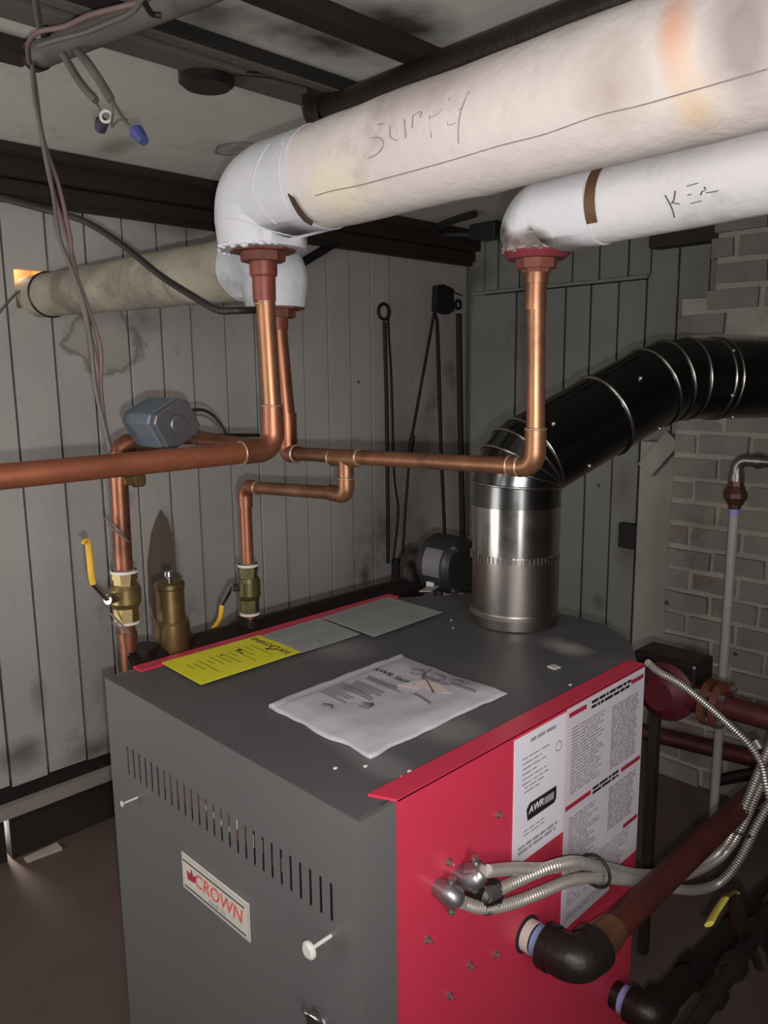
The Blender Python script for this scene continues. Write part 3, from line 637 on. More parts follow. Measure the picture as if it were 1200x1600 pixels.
# brass air vent
av = onx(271, 1024, XM)
o = thing('air_vent', V((XM, av.y, 0)), 'stepped brass automatic air vent standing behind the yellow card', 'air vent')
k = .0018*1.12
base = V((XM, av.y, onx(271, 1024, XM).z))
MB().lathe(base, Z, [(0, .050), (.005, .056), (.11, .056), (.118, .050), (.118, .044)], 10).build('lower_body', M['brass'], o)
MB().lathe(base+Z*.116, Z, [(0, .043), (.10, .043), (.104, .046), (.118, .046), (.124, .036)], 26).build('upper_body', M['brass'], o)
MB().lathe(base+Z*.236, Z, [(0, .008), (.02, .008), (.02, .015), (.034, .013)], 12).build('cap', M['chrome'], o)

# ------------------------------------------------------------------ boiler
D_ = 1.07
bo = thing('boiler', V((-.5, .5, FLOOR)), 'big charcoal and red gas boiler standing on the floor in front of the board wall', 'boiler')
# deck
dk = [V((-.9875, .0036, 0)), V((-.0125, .0036, 0)), V((-.0125, .07, 0)), V((-.03, .07, 0)), V((-.03, D_+.02, 0))] + [onz(u, v, 0) for u, v in ((985, 1003), (944, 975), (868, 956))]
tl = V((-.92, dk[-1].y+.0, 0)); dk += [V((-.80, dk[-1].y-.02, 0)), V((-.96, D_+.02, 0)), V((-.9875, .09, 0))]
MB().prism([p-Z*.02 for p in dk], Z*.02).build('deck', M['top'], bo)
# front cover with punched slots
zt2, zb2 = -.161, -.243; ns = 27; xs = [-.0842-.0313*i for i in range(ns)]; fb = MB(); th = .0035
fb.box((-1, 0, zt2), (0, th, 0)); fb.box((-1, 0, FLOOR+.02), (0, th, zb2))
xs2 = sorted(xs); edge = -1.0
for x in xs2: fb.box((edge, 0, zb2), (x-.0056, th, zt2)); edge = x+.0056
fb.box((edge, 0, zb2), (0, th, zt2))
fb.box((-.012, th, FLOOR+.02), (0, .0955, 0)); fb.box((-1, th, FLOOR+.02), (-.988, .0955, 0))
fb.build('front_cover', M['grey'], bo)
MB().box((-.98, .05, -.30), (-.02, .06, -.10)).box((-.98, .02, -.31), (-.02, .05, -.30)).build('burner_shield', M['black_in'], bo)
mb = MB(); 
for i in range(3, 9): mb.box((xs[i+3]-.006, .03, -.245), (xs[i+3]+.006, .04, -.214))
mb.build('terminal_strip', M['pin'], bo)
mb = MB(); mb.tube(smooth_path([V((-.54, .03, -.19)), V((-.50, .03, -.165)), V((-.46, .03, -.17)), V((-.44, .03, -.20)), V((-.47, .03, -.23)), V((-.58, .03, -.215))], .008), .006, 6).build('internal_wire', M['pin'], bo)
MB().box((-.80, .035, -.25), (-.42, .048, -.15)).build('red_backing', mat('dull_red_inside', (128, 62, 66), .6), bo)
# red sides with a lip folded over the deck
rs = MB(); rs.box((-.012, .096, FLOOR+.02), (.003, D_, .004)); rs.prism([V((-.052, .072, .001)), V((.003, .096, .001)), V((.003, D_, .001)), V((-.045, D_, .001))], Z*.006)
rs.build('side_panel', M['red'], bo)['label'] = 'red side panel on the right'
rs = MB(); rs.box((-1.006, .096, FLOOR+.02), (-.99, D_, .004)); rs.prism([V((-1.006, .085, .001)), V((-.962, .085, .001)), V((-.955, D_+.02, .001)), V((-1.006, D_+.02, .001))], Z*.006)
rs.build('side_panel', M['red'], bo)['label'] = 'red side panel on the left'
MB().box((-.99, D_-.02, FLOOR+.02), (-.015, D_, -.022)).build('back_panel', M['grey'], bo)
hood = [p-Z*.021 for p in dk[4:-1]]
MB().prism(hood, -Z*.34).build('draft_hood', M['grey'], bo)
MB().box((-.97, .03, FLOOR), (-.03, D_-.03, FLOOR+.03)).build('base', M['black_in'], bo)
g_a, g_b = onz(655, 925, .006), onz(690, 905, .006); MB().prism([g_a, g_b, g_b+V((.03, .03, 0)), g_a+V((.03, .03, 0))], Z*.004).build('hood_strip', M['greysheet'], bo)
# pins and latch on the cover
for (u, v), L_, rr in (((500, 1468), .052, .018),):
    p = ony(517, 1462, 0); q = p - Y*L_
    MB().tube([p, q], .0042, 10).lathe(q+Y*.004, -Y, [(0, .006), (.004, rr), (.009, rr), (.013, rr*.7)], 20).build('cover_pin', M['pin'], bo)
p = ony(215, 1246, 0); MB().tube([p, p-Y*.042], .003, 10).lathe(p-Y*.040, -Y, [(0, .004), (.003, .008), (.005, .008)], 16).build('cover_pin', M['pin'], bo)
p = ony(498, 1600, 0); MB().tube(smooth_path([p+V((-.02, -.004, -.01)), p+V((-.022, -.016, .03)), p+V((0, -.03, .045)), p+V((.022, -.016, .03)), p+V((.02, -.004, -.01))], .006), .005, 8).lathe(p+Y*.001, -Y, [(0, .028), (.012, .026)], 18).build('latch', M['chrome'], bo)
# nameplate
c0, c1, c2, c3 = [ony(u, v, -.004) for u, v in ((284, 1333), (390, 1410), (390, 1470), (287, 1387))]
xl_, xr_ = (c0.x+c3.x)/2, (c1.x+c2.x)/2; zt3, zb3 = (c0.z+c1.z)/2, (c2.z+c3.z)/2
npb = MB().box((xl_, -.006, zb3), (xr_, -.0005, zt3)).build('nameplate', M['platerim'], bo, bevel=.002)
MB().box((xl_+.008, -.0075, zb3+.010), (xr_-.008, -.0055, zt3-.010)).build('plate_face', M['plate'], npb)
mb = MB(); mb.box((xl_+.010, -.0083, zt3-.0165), (xr_-.012, -.0072, zt3-.0135)); mb.box((xl_+.014, -.0083, zb3+.0125), (xr_-.010, -.0072, zb3+.0155)); mb.build('rule', M['ink'], npb)
zm = (zt3+zb3)/2; w_ = xr_-xl_
mb = MB(); mb.text('CROWN', V((xl_+w_*.57, -.0082, zm+.004)), X, Z, .050, shear=.15); mb.build('lettering', M['logored'], npb)
mb = MB(); q = V((xl_+w_*.17, -.0082, zm+.004)); mb.prism([q+V((a, 0, bq)) for a, bq in ((-.016, -.014), (.016, -.010), (.020, .012), (.008, .002), (.002, .020), (-.006, .002), (-.020, .008))], V((0, -.001, 0))); mb.build('crown_emblem', M['inkred'], npb)
MB().text('BOILER CO.', V((xl_+w_*.56, -.0082, zm-.024)), X, Z, .014).build('small_lettering', M['print'], npb)
# labels on the red side
def rows(mb, y0, y1, z0, z1, x, pitch, ragged=.25, h=.45, ind=0.):
    z = z1
    while z > z0:
        y = y0+ind; end = y1-random.uniform(0, ragged)*(y1-y0)
        while y < end-.004:
            L_ = min(random.uniform(.01, .045), end-y); mb.box((x, y, z-pitch*h), (x+.0006, y+L_, z)); y += L_+.005
        z -= pitch
xx = .0032
def labcoord(pts): return [onx(u, v, .004) for u, v in pts]
A = labcoord([(804, 1157), (885, 1113), (881, 1302), (801, 1352)]); y0, y1 = A[0].y, A[1].y; z1, z0 = (A[0].z+A[1].z)/2, (A[2].z+A[3].z)/2
lb = MB().box((.0032, y0, z0), (.0052, y1, z1)).build('rating_label', M['paper'], bo); lb['label'] = 'narrow white rating label with a black badge'
mb = MB(); mb.m = 0
rows(mb, y0+.06, y1-.03, z1-.03, z1-.016, .0053, .016, .3, .5); rows(mb, y0+.03, y1-.06, z1-.118, z1-.055, .0053, .0125, .5, .25); rows(mb, y0+.04, y1-.05, z1-.145, z1-.128, .0053, .011, .6, .3)
rows(mb, y0+.04, y1-.08, z0+.056, z0+.075, .0053, .01, .6, .3); rows(mb, y0+.02, y1-.02, z0+.02, z0+.042, .0053, .012, .1, .6)
mb.build('print', M['print'], lb)
MB().torus(V((.0055, y1-.032, z1-.075)), X, .012, .0015, 18, 6).build('seal_mark', M['print'], lb)
bz = z0+.115
mb = MB(); n0 = [V((.0053, y0+.055, bz-.019)), V((.0053, y1-.045, bz-.019)), V((.0053, y1-.037, bz-.010)), V((.0053, y1-.037, bz+.022)), V((.0053, y0+.062, bz+.022)), V((.0053, y0+.050, bz+.010))]
bd = mb.prism(n0, X*.0008).build('badge', M['ink'], lb)
MB().text('AWR', V((.0063, y0+.088, bz+.004)), Y, Z, .026, shear=.2).build('badge_lettering', M['paper'], lb)
mb = MB(); mb.box((.0061, y0+.122, bz-.006), (.0066, y1-.048, bz+.012)); mb.build('badge_block', M['print'], lb)
Bq = labcoord([(886, 1112), (1005, 1041), (993, 1328), (882, 1452)]); y0, y1 = Bq[0].y+.002, D_-.003; z1 = (Bq[0].z+Bq[1].z)/2; zm_ = Bq[2].z; z0 = Bq[3].z; ymid = onx(951, 1392, .004).y
lb2 = MB().prism([V((.0032, y0, z1)), V((.0032, y0, z0)), V((.0032, ymid, z0)), V((.0032, ymid, zm_)), V((.0032, y1, zm_)), V((.0032, y1, z1))][::-1], X*-.0001 if False else X*.002).build('instruction_label', M['paper2'], bo)
lb2['label'] = 'tall pale instruction label with red bands'
mb = MB(); w2 = (y0+y1)/2+.01; sec = z1-(z1-zm_)*.48; sec2 = z1-(z1-zm_)*.80
for args in ((y0+.02, w2-.02, sec+.03, z1-.055, .0053, .0085, .3, .45), (w2+.01, y1-.025, sec+.03, z1-.060, .0053, .0075, .12, .6),
             (y0+.02, w2-.02, sec2+.0, sec-.03, .0053, .0085, .5, .45), (w2+.01, y1-.025, sec2+.03, sec-.025, .0053, .0075, .15, .6),
             (y0+.02, y1-.03, zm_+.01, sec2-.012, .0053, .009, .25, .4), (y0+.02, ymid-.02, z0+.02, zm_-.012, .0053, .010, .2, .5)):
    mb = MB(); rows(mb, *args); mb.build('print', M['print'], lb2)
for args in ((y0+.11, y1-.07, z1-.035, z1-.012, .0053, .013, .1, .6), (y0+.13, y1-.12, sec-.006, sec+.010, .0053, .012, .1, .6)):
    mb = MB(); rows(mb, *args); mb.build('heading', M['ink'], lb2)
for (ya, yb_, zz) in ((y0+.006, y0+.085, z1-.012), (y1-.075, y1-.008, z1-.016), (y0+.002, y0+.12, sec+.008), (y1-.11, y1-.006, sec+.008), (y1-.085, y1-.006, sec2+.006)):
    MB().box((.0053, ya, zz-.012), (.0060, yb_, zz)).build('red_band', M['inkred'], lb2)
# screws and little nicks on the red panel
for (u, v) in ((778, 1272), (700, 1346), (667, 1468), (733, 1507), (774, 1490), (701, 1555)):
    p = onx(u, v, .003); MB().lathe(p, X, [(0, .009), (.004, .009), (.006, .005)], 8).lathe(p+X*.004, X, [(0, .004), (.012, .003)], 8).build('screw', M['steel_l'], bo)
mb = MB()
for (u, v) in ((862, 1043), (571, 1197), (628, 1214), (708, 981), (705, 969), (640, 1205), (524, 1200), (891, 1070)): p = onz(u, v, .003); mb.ball(p, random.uniform(.003, .005), 7, 5, sc=(1, 1.3, .6))
mb.v and None
pc = onz(865, 1043, .001)
tag(MB().prism([pc+V((-.014, -.010, 0)), pc+V((.012, -.014, 0)), pc+V((.016, .010, 0)), pc+V((-.008, .014, 0))], Z*.004).build('paper_scrap', M['debris']), 'tiny white scrap on the boiler deck near its red rear corner', 'scrap')
tag(mb.build('crumb_dust', M['debris']), 'pale crumbs scattered over the boiler deck', 'crumbs')['kind'] = 'stuff'

# ------------------------------------------------------------------ papers on the deck
def sheet(name, px, m, label, cat, z=.008, t=.0015):
    q = [onz(u, v, z) for u, v in px]; o = thing(name, sum(q, V())/4, label, cat)
    MB().prism(q[::-1] if (q[1]-q[0]).cross(q[2]-q[1]).z < 0 else q, Z*t).build('sheet', m, o); return o, q
def lines_on(q, rowsdef, z):                             # rows given in sheet fractions: u along q0->q1, v along q0->q3
    mb = MB(); e1 = q[1]-q[0]; e3 = q[3]-q[0]
    for (ua, ub, va, vb) in rowsdef:
        p = [q[0]+e1*a+e3*bv for a, bv in ((ua, va), (ub, va), (ub, vb), (ua, vb))]; p = [V((w.x, w.y, z)) for w in p]
        mb.prism(p, Z*.0004)
    return mb
o, q = sheet('energy_card', [(252, 1036), (314, 1070), (470, 1019), (405, 993)], M['yellow'], 'bright yellow energy card lying on the deck near the front left corner', 'card')
e1 = (q[1]-q[0]); e3 = (q[3]-q[0]); xd = (q[2]-q[3]).normalized(); yd = (q[3]-q[0]).normalized()
c = q[0]+e1*.50+e3*.905; c.z = .0098
MB().text('ENERGY', c-xd*.046, xd, yd, .027, depth=.0004).text('UIDE', c+xd*.058, xd, yd, .027, depth=.0004).build('lettering', M['ink'], o)
MB().text('G', c+xd*.017-yd*.004, xd, yd, .046, depth=.0004).prism([c+xd*.0+yd*-.022, c+xd*.018+yd*-.030, c+xd*.018+yd*-.016], Z*.0005).build('arrow_letter', M['ink'], o)
rd_ = []
for i in range(12):
    v_ = .12+.06*i; rd_ += [(random.uniform(.2, .35), random.uniform(.45, .8), v_, v_+.012)]
lines_on(q, rd_, .0096).build('print', M['yink'], o)
lines_on(q, [(.30, .36, .62, .66), (.42, .46, .60, .63), (.30, .35, .45, .47)], .0097).build('bold_print', M['ink'], o)
for px, lab, sd_ in (([(410, 993), (471, 1020), (562, 991), (499, 966)], 'grey printed sheet lying between the yellow card and the larger grey sheet', 3), ([(503, 965), (585, 995), (691, 957), (606, 933)], 'larger grey printed sheet lying near the flue along the red lip', 5)):
    o, q = sheet('printed_sheet', px, M['greysheet'], lab, 'paper'); random.seed(sd_); rd_ = []
    for i in range(22):
        v_ = .08+.038*i; rd_ += [(.08, random.uniform(.3, .48), v_, v_+.012), (.53, random.uniform(.7, .92), v_, v_+.012)]
    lines_on(q, rd_, .0096).build('print', M['gink'], o)
# manual in its clear bag
random.seed(11)
q = [onz(u, v, .012) for u, v in ((418, 1099), (577, 1178), (793, 1078), (626, 1020))]
o = thing('manual_bag', sum(q, V())/4, 'boiler manual sealed in a crinkled clear plastic bag in the middle of the deck', 'bag')
mb = MB(); nx, ny = 36, 44
for j in range(ny+1):
    for i in range(nx+1):
        a, bq = i/nx, j/ny; ed_ = min(a, 1-a, bq, 1-bq)
        ax_ = a + .022*noise.noise(V((bq*9, 1.3, 0)))*(1 if ed_ < .02 else .3); by_ = bq + .022*noise.noise(V((a*7, 9.3, 0)))*(1 if ed_ < .02 else .3)
        p = q[0]*(1-ax_)*(1-by_) + q[1]*ax_*(1-by_) + q[2]*ax_*by_ + q[3]*(1-ax_)*by_
        h_ = .004 + .009*min(1, ed_/.12) + .0025*noise.noise(V((a*5, bq*5, 0))) + .002*abs(noise.noise(V((a*14, bq*9, 4))))*(1 if ed_ < .1 else .5)
        if a < .045: h_ += .006
        mb.v.append(V((p.x, p.y, .001+h_)))
for j in range(ny):
    for i in range(nx): k = j*(nx+1)+i; mb.face((k, k+1, k+nx+2, k+nx+1), True)
top = mb
nb_ = len(mb.v); mb.v += [V((p.x, p.y, .002)) for p in mb.v[:nb_]]
bdry = [i for i in range(nx+1)] + [j*(nx+1)+nx for j in range(1, ny+1)] + [ny*(nx+1)+i for i in range(nx-1, -1, -1)] + [j*(nx+1) for j in range(ny-1, 0, -1)]
for k in range(len(bdry)): a_, b_ = bdry[k], bdry[(k+1) % len(bdry)]; mb.face((a_, a_+nb_, b_+nb_, b_))
bagm = M['bag']
mb.build('bag', bagm, o)
def bagpt(a, bq, dz=.0022):
    fa, fb_ = min(max(a, 0), .999)*nx, min(max(bq, 0), .999)*ny; i, j = int(fa), int(fb_); fa -= i; fb_ -= j
    g_ = lambda jj, ii: mb.v[jj*(nx+1)+ii].z
    z_ = (g_(j, i)*(1-fa)+g_(j, i+1)*fa)*(1-fb_) + (g_(j+1, i)*(1-fa)+g_(j+1, i+1)*fa)*fb_
    p = q[0]*(1-a)*(1-bq)+q[1]*a*(1-bq)+q[2]*a*bq+q[3]*(1-a)*bq
    return V((p.x, p.y, z_+dz))
xd = (q[1]-q[0]).normalized(); yd = (q[3]-q[0]).normalized()
def bagtext(body, a, bq, size):
    t = MB().text(body, V((0, 0, 0)), X, Y, size, depth=.0003, align='LEFT'); p0 = bagpt(a, bq); 
    wq = (q[1]-q[0]).length; lq = (q[3]-q[0]).length
    out = MB(); out.f = t.f; out.sm = t.sm; out.mi = t.mi
    for p in t.v: out.v.append(bagpt(min(.98, a+p.x/wq), min(.98, bq+p.y/lq)) + Z*(p.z))
    return out
bagtext('AWR Series', .10, .695, .030).build('title', M['ink'], o)
mb2 = MB()
def bagstroke(pts, w): mb2.tube([bagpt(a, bq) for a, bq in pts], w, 6, flat=.35)
for i in range(9):
    bq = .60-.018*i if i < 3 else .50-.022*(i-3); 
    bagstroke([(.17+.01*i % .03, bq), (.22, bq), (.30, bq), (random.uniform(.38, .55), bq)], .0016)
for i in range(8): bagstroke([(.12, .33-.022*i+.1), (.18, .33-.022*i+.1), (random.uniform(.26, .40), .33-.022*i+.1)], .0013)
bagstroke([(.45, .80), (.55, .76), (.62, .72), (.70, .68)], .003); bagstroke([(.62, .60), (.70, .59), (.80, .57)], .003)
mb2.build('print', M['mink'], o)
mb2 = MB(); bagstroke([(.30, .84), (.38, .87), (.44, .84), (.40, .79), (.34, .80)], .003); bagstroke([(.48, .88), (.56, .90), (.60, .86), (.55, .82), (.49, .84)], .003); bagstroke([(.40, .92), (.44, .82), (.55, .80), (.68, .82)], .003); bagstroke([(.62, .90), (.70, .92), (.74, .87), (.68, .84), (.62, .88)], .003); bagstroke([(.68, .84), (.80, .84), (.88, .85)], .004)
bagstroke([(.48, .33), (.54, .36), (.56, .31), (.50, .29)], .004); bagstroke([(.30, .18), (.36, .2), (.40, .18)], .004)
mb2.build('printed_picture', M['mink'], o)
mb2 = MB(); g = [bagpt(a, bq, .0022) for a, bq in ((.50, .77), (.62, .79), (.80, .74), (.72, .70), (.60, .69), (.42, .63), (.44, .62), (.60, .66))]; zz = max(p.z for p in g); mb2.prism([V((p.x, p.y, p.z)) for p in g], Z*.0006).build('folded_slip', M['pink'], o)

# ------------------------------------------------------------------ flue
RF = .139
fc = V((-.5037, 1.166, 0))
fl = thing('flue_pipe', fc, 'wide galvanised flue rising from the boiler deck and bending right to the chimney', 'flue pipe')
c1_ = ony(803, 885, fc.y-.0).z; zseam = ony(803, 881, fc.y-RF).z; zrim = ony(803, 800, fc.y-RF).z
MB().lathe(fc, Z, [(0, RF*.99), (.004, RF*1.03), (.035, RF*1.04), (.045, RF*1.0), (.05, RF*.985), (zseam, RF*.985)], 48).build('collar', M['galvc'], fl)
mb = MB().lathe(fc+Z*zseam, Z, [(-.012, RF*1.004), (zrim-zseam, RF*1.012)], 48, cap=False); mb.build('lower_section', M['galvb'], fl)
mb = MB()
for i in range(64):
    a = 2*math.pi*i/64; e = V((math.cos(a), math.sin(a), 0)); mb.obox(fc+Z*(zseam-.004)+e*RF*1.006, (e, V((-e.y, e.x, 0)), Z), (.004, .0042, .010))
mb.build('crimped_edge', M['seam'], fl)
k1 = atd(800, 722, 2.58); k1 = V((fc.x, fc.y, k1.z)); k2 = atd(1040, 592, 2.70); k3 = atd(1205, 592, 2.83); k4 = k3 + (k3-k2).normalized()*.9
d12 = (k2-k1).normalized(); d23 = (k3-k2).normalized()
pth = path([fc+Z*zrim, k1, (k1+k2)/2], 1., .275, 4)[0][:-1] + path([(k1+k2)/2, k2, k4], 1., .34, 2)[0][1:]
segs = []
gm = [M['galv']]
# gores: first elbow points are pth[1..5], second elbow pth[6..10]
for i in range(len(pth)-1):
    a, b_ = pth[i], pth[i+1]
    if (b_-a).length < 1e-4: continue
    segs.append((a, b_))
allp = [segs[0][0]] + [s_[1] for s_ in segs]
fr = frames(allp)
for i in range(len(allp)-1):
    mb = MB(); n = 48; rr_ = []
    for j in (i, i+1):
        T = ((allp[j]-allp[j-1]).normalized() if j else (allp[1]-allp[0]).normalized()) + ((allp[j+1]-allp[j]).normalized() if j < len(allp)-1 else (allp[j]-allp[j-1]).normalized())
        a, b_ = fr[j]; q_ = RF*(1.0 if j == i else .985)
        rr_.append([allp[j] + a*(q_*math.cos(2*math.pi*k/n)) + b_*(q_*math.sin(2*math.pi*k/n)) for k in range(n)])
    mb.rings(rr_, cap=(i == len(allp)-2))
    L_ = (allp[i+1]-allp[i]).length
    mb.build('elbow_section' if L_ < .25 else 'straight_section', M['galv'], fl)
    if i > 0:
        T = (fr[i][0].cross(fr[i][1])).normalized()
        MB().torus(allp[i], T, RF*1.004, .0042, 48, 8).build('seam_ring', M['seam'], fl)
# joint bands on the straight pieces
T23 = d23
for u in (1108, 1122):
    c = k2 + d23*((atd(u, 592, 2.75)-k2).dot(d23)); MB().torus(c, d23, RF*1.002, .0045, 48).build('seam_ring', M['seam'], fl)
c = k1 + d12*((atd(930, 655, 2.64)-k1).dot(d12)); MB().torus(c, d12, RF*1.006, .006, 48).build('seam_ring', M['seam'], fl)
mb = MB()
for (u, v, t) in ((865, 662, 2.45), (921, 728, 2.5), (872, 765, 2.46), (1001, 591, 2.52), (1031, 670, 2.55), (1145, 618, 2.66), (1145, 652, 2.68), (1146, 548, 2.7)):
    best = None
    for i in range(len(allp)-1):
        p0_, d_ = allp[i], (allp[i+1]-allp[i]).normalized(); h_ = on_cyl(u, v, p0_, d_, RF); tt_ = (h_-p0_).dot(d_)
        if -.01 <= tt_ <= (allp[i+1]-allp[i]).length+.01: best = h_
    if best: MB().ball(best, .0075, 9, 6).build('screw', M['steel_l'], fl)

# ------------------------------------------------------------------ stoking tools on the left wall
tx = XL+.035
def tl_(u, v, dx=0.): return onx(u, v, tx+dx)
o = thing('ash_hoe', tl_(612, 900), 'black ring-handled hoe hanging on the board wall, leftmost of the furnace tools', 'tool')
p = tl_(600, 487); MB().torus(p, X, .048, .011, 30).build('ring_handle', M['tool'], o)
MB().tube([tl_(601, 503), tl_(604, 620), tl_(606, 800), tl_(606, 880)], .013, 10).build('shaft', M['tool'], o)
MB().box(tl_(624, 905)-V((.02, .055, 0)), tl_(624, 872)+V((.04, .0, 0))).build('blade', M['tool'], o)
o = tag(MB().tube(smooth_path([tl_(607, 482), tl_(607, 510), tl_(612, 600), tl_(616, 740), tl_(622, 790), tl_(621, 820), tl_(615, 872)], .03), .0075, 8).build('hooked_rod', M['tool']), 'thin bent black rod hanging through the ring of the hoe', 'tool')
o = thing('slice_bar', tl_(630, 875), 'slanting black bar with a thick socket leaning from the dark block to the left', 'tool')
MB().tube([tl_(679, 486), tl_(643, 685)], .010, 10).build('shaft', M['tool'], o)
MB().tube([tl_(645, 680), tl_(641, 706), tl_(640, 716)], [.018, .020, .012], 10).build('socket', M['tool'], o)
MB().tube([tl_(640, 710), tl_(634, 790), tl_(629, 872)], .009, 10).build('lower_shaft', M['tool'], o)
o = thing('flue_scraper', tl_(695, 840), 'black rod with a blocky head hung near the corner beside the thick bar', 'tool')
p = tl_(688, 468); MB().prism([tl_(u, v) for u, v in ((674, 486), (676, 447), (684, 445), (700, 452), (702, 486), (692, 492))], X*.05).build('head', M['tool'], o)
MB().tube([tl_(678, 486), tl_(683, 500), tl_(685, 560), tl_(689, 700), tl_(695, 835)], [.010, .012, .014, .013, .012], 10).build('shaft', M['tool'], o)
MB().tube([tl_(700, 452), tl_(722, 462)], .005, 8).build('nail', M['tool'], o)
o = thing('pry_bar', tl_(723, 840), 'thickest black bar with an eye at its top hanging in the corner', 'tool')
MB().tube([tl_(717, 490), tl_(719, 640), tl_(723, 840)], .021, 12, flat=.7).build('shaft', M['tool'], o)
p = tl_(716, 476); MB().torus(p, X, .028, .010, 24).build('eye', M['tool'], o)

# ------------------------------------------------------------------ hanging wires and cables
wl = [(50, 97, 1.64), (56, 150, None), (67, 220, None), (84, 290, None), (102, 370, None), (112, 410, None), (130, 470, None), (148, 540, None), (154, 600, None), (163, 660, None), (173, 702, None)]
A0 = onz(50, 97, 1.64); A1 = onx(175, 702, XM+.03); ddA = (A0-CAM).dot(_fw); ddB = (A1-CAM).dot(_fw)
for k, off in enumerate(((0, 0), (6, 3), (-4, 5))):
    pts = []
    for i, (u, v, _) in enumerate(wl):
        t = i/(len(wl)-1); wob = math.sin(i*1.7+k*2.1)*5*math.sin(math.pi*t); pts.append(atd(u+off[0]*math.sin(math.pi*t)+wob, v+off[1]*t, ddA+(ddB-ddA)*t - .01*k))
    tag(MB().tube(smooth_path(pts, .02), .0058, 8).build('hanging_wire', M['wire'] if k < 2 else M['wirew']), 'thin brownish wire in the bundle hanging from the ceiling conduit down to the copper pipe', 'wire', 'wires hanging from the overhead conduit')
wp = [(46, 98), (44, 70), (60, 50), (100, 42), (140, 24), (185, 12), (222, 2), (260, -20)]
tag(MB().tube(smooth_path([onz(u, v, 1.615) for u, v in wp], .02), .0065, 8).build('looped_wire', M['wire']), 'brown wire looping over the end of the grey overhead conduit', 'wire')
wp = [(60, 72), (90, 62), (130, 52), (165, 38), (205, 20), (224, -4)]
tag(MB().tube(smooth_path([onz(u, v, 1.60) for u, v in wp], .02), .006, 8).build('second_wire', M['wirew']), 'greyish wire stretched along the side of the overhead conduit', 'wire')
tag(MB().tube([onz(54, -10, 1.6), onz(62, 45, 1.63)], .008, 8).build('drop_cable', M['wirew']), 'pale cable stub coming down to the conduit at the top edge', 'cable')
tag(MB().tube(smooth_path([onz(u, v, 1.61) for u, v in ((222, -6), (228, 8), (238, 22), (252, 24))], .01), .007, 8).build('black_lead', M['bcable']), 'short black lead dangling beside the overhead conduit', 'cable')
def stub_wire(name, pts, m, rad): return [onz(u, v, z) for u, v, z in pts], m, rad
o = thing('cable_stub', onz(160, 190, 1.42), 'short grey cable with a dark cap dangling from the conduit, left of the blue-capped one', 'cable')
MB().tube(smooth_path([onz(u, v, z) for u, v, z in ((98, 84, 1.62), (112, 108, 1.58), (130, 135, 1.53), (150, 157, 1.49))], .01), .010, 8).build('sheath', M['wirew'], o)
MB().tube(smooth_path([onz(u, v, z) for u, v, z in ((148, 155, 1.49), (155, 170, 1.46), (160, 180, 1.45), (158, 193, 1.43))], .01), .0035, 6).build('conductor', M['wirew'], o)
MB().lathe(onz(160, 188, 1.435), onz(157, 202, 1.42)-onz(160, 188, 1.435), [(0, .010), (.004, .017), (.030, .014)], 12).build('wire_cap', M['nutd'], o)
MB().torus(onz(166, 182, 1.44), V((1, -1, .2)), .014, .004, 18).build('wire_loop', M['bracketw'], o)
o = thing('cable_stub', onz(217, 212, 1.36), 'grey twin cable hanging from the conduit with a blue cap at its end', 'cable')
MB().tube(smooth_path([onz(u, v, z) for u, v, z in ((120, 78, 1.62), (138, 100, 1.57), (158, 130, 1.52), (174, 157, 1.47))], .01), .011, 8, flat=.6).build('sheath', M['wirew'], o)
MB().tube(smooth_path([onz(u, v, z) for u, v, z in ((174, 155, 1.47), (186, 175, 1.43), (200, 195, 1.39), (212, 206, 1.375))], .01), .0038, 6).tube(smooth_path([onz(u, v, z) for u, v, z in ((176, 155, 1.47), (176, 175, 1.44), (174, 198, 1.42), (184, 188, 1.42), (200, 187, 1.41))], .01), .003, 6).build('conductor', M['wirew'], o)
MB().lathe(onz(211, 203, 1.378), onz(224, 219, 1.35)-onz(211, 203, 1.378), [(0, .012), (.006, .018), (.045, .012)], 12).build('wire_cap', M['nut'], o)
bc = [(-20, 302, 2.6), (0, 309, 2.6), (60, 325, 2.55), (130, 345, 2.5), (190, 382, 2.44), (250, 430, 2.38), (300, 462, 2.30), (340, 484, 2.24), (372, 485, 2.22), (430, 484, 2.30)]
tag(MB().tube(smooth_path([atd(u, v, t) for u, v, t in bc], .02), .0105, 10).build('black_cable', M['bcable']), 'slack black cable crossing the left wall and passing in front of the grey main', 'cable')
tag(MB().tube(smooth_path([onx(u, v, XL+.03) for u, v in ((-10, 500), (10, 475), (30, 455), (60, 440), (100, 428), (108, 420))], .02), .006, 8).build('wall_wire', M['wirew']), 'thin wire running from the wall hole along the top of the grey main', 'wire')
tag(MB().tube([onx(470, 412, XL+.03), onx(536, 372, XL+.03)], .026, 10).build('brace_rod', M['tool']), 'dark slanting rod behind the supply elbow', 'rod')
# box and looped cable on the ceiling behind the return elbow
p = onz(765, 350, ZC-.004); o = thing('ceiling_outlet', p, 'dark outlet box with a looped cable on the ceiling between the two white mains', 'junction box')
MB().box(p-V((.10, .08, .09)), p+V((.10, .08, 0))).build('box', M['motor'], o, bevel=.008)
MB().tube(smooth_path([p+V((-.09, -.02, -.05)), p+V((-.18, -.06, -.05)), p+V((-.27, -.18, -.045)), p+V((-.20, -.28, -.03)), p+V((-.02, -.34, -.02)), p+V((.2, -.4, -.02))], .02), .022, 10).build('cable', M['bcable'], o)
MB().lathe(p+V((-.11, -.025, -.05)), -X, [(0, .034), (.03, .034)], 8).build('connector', M['motor'], o)

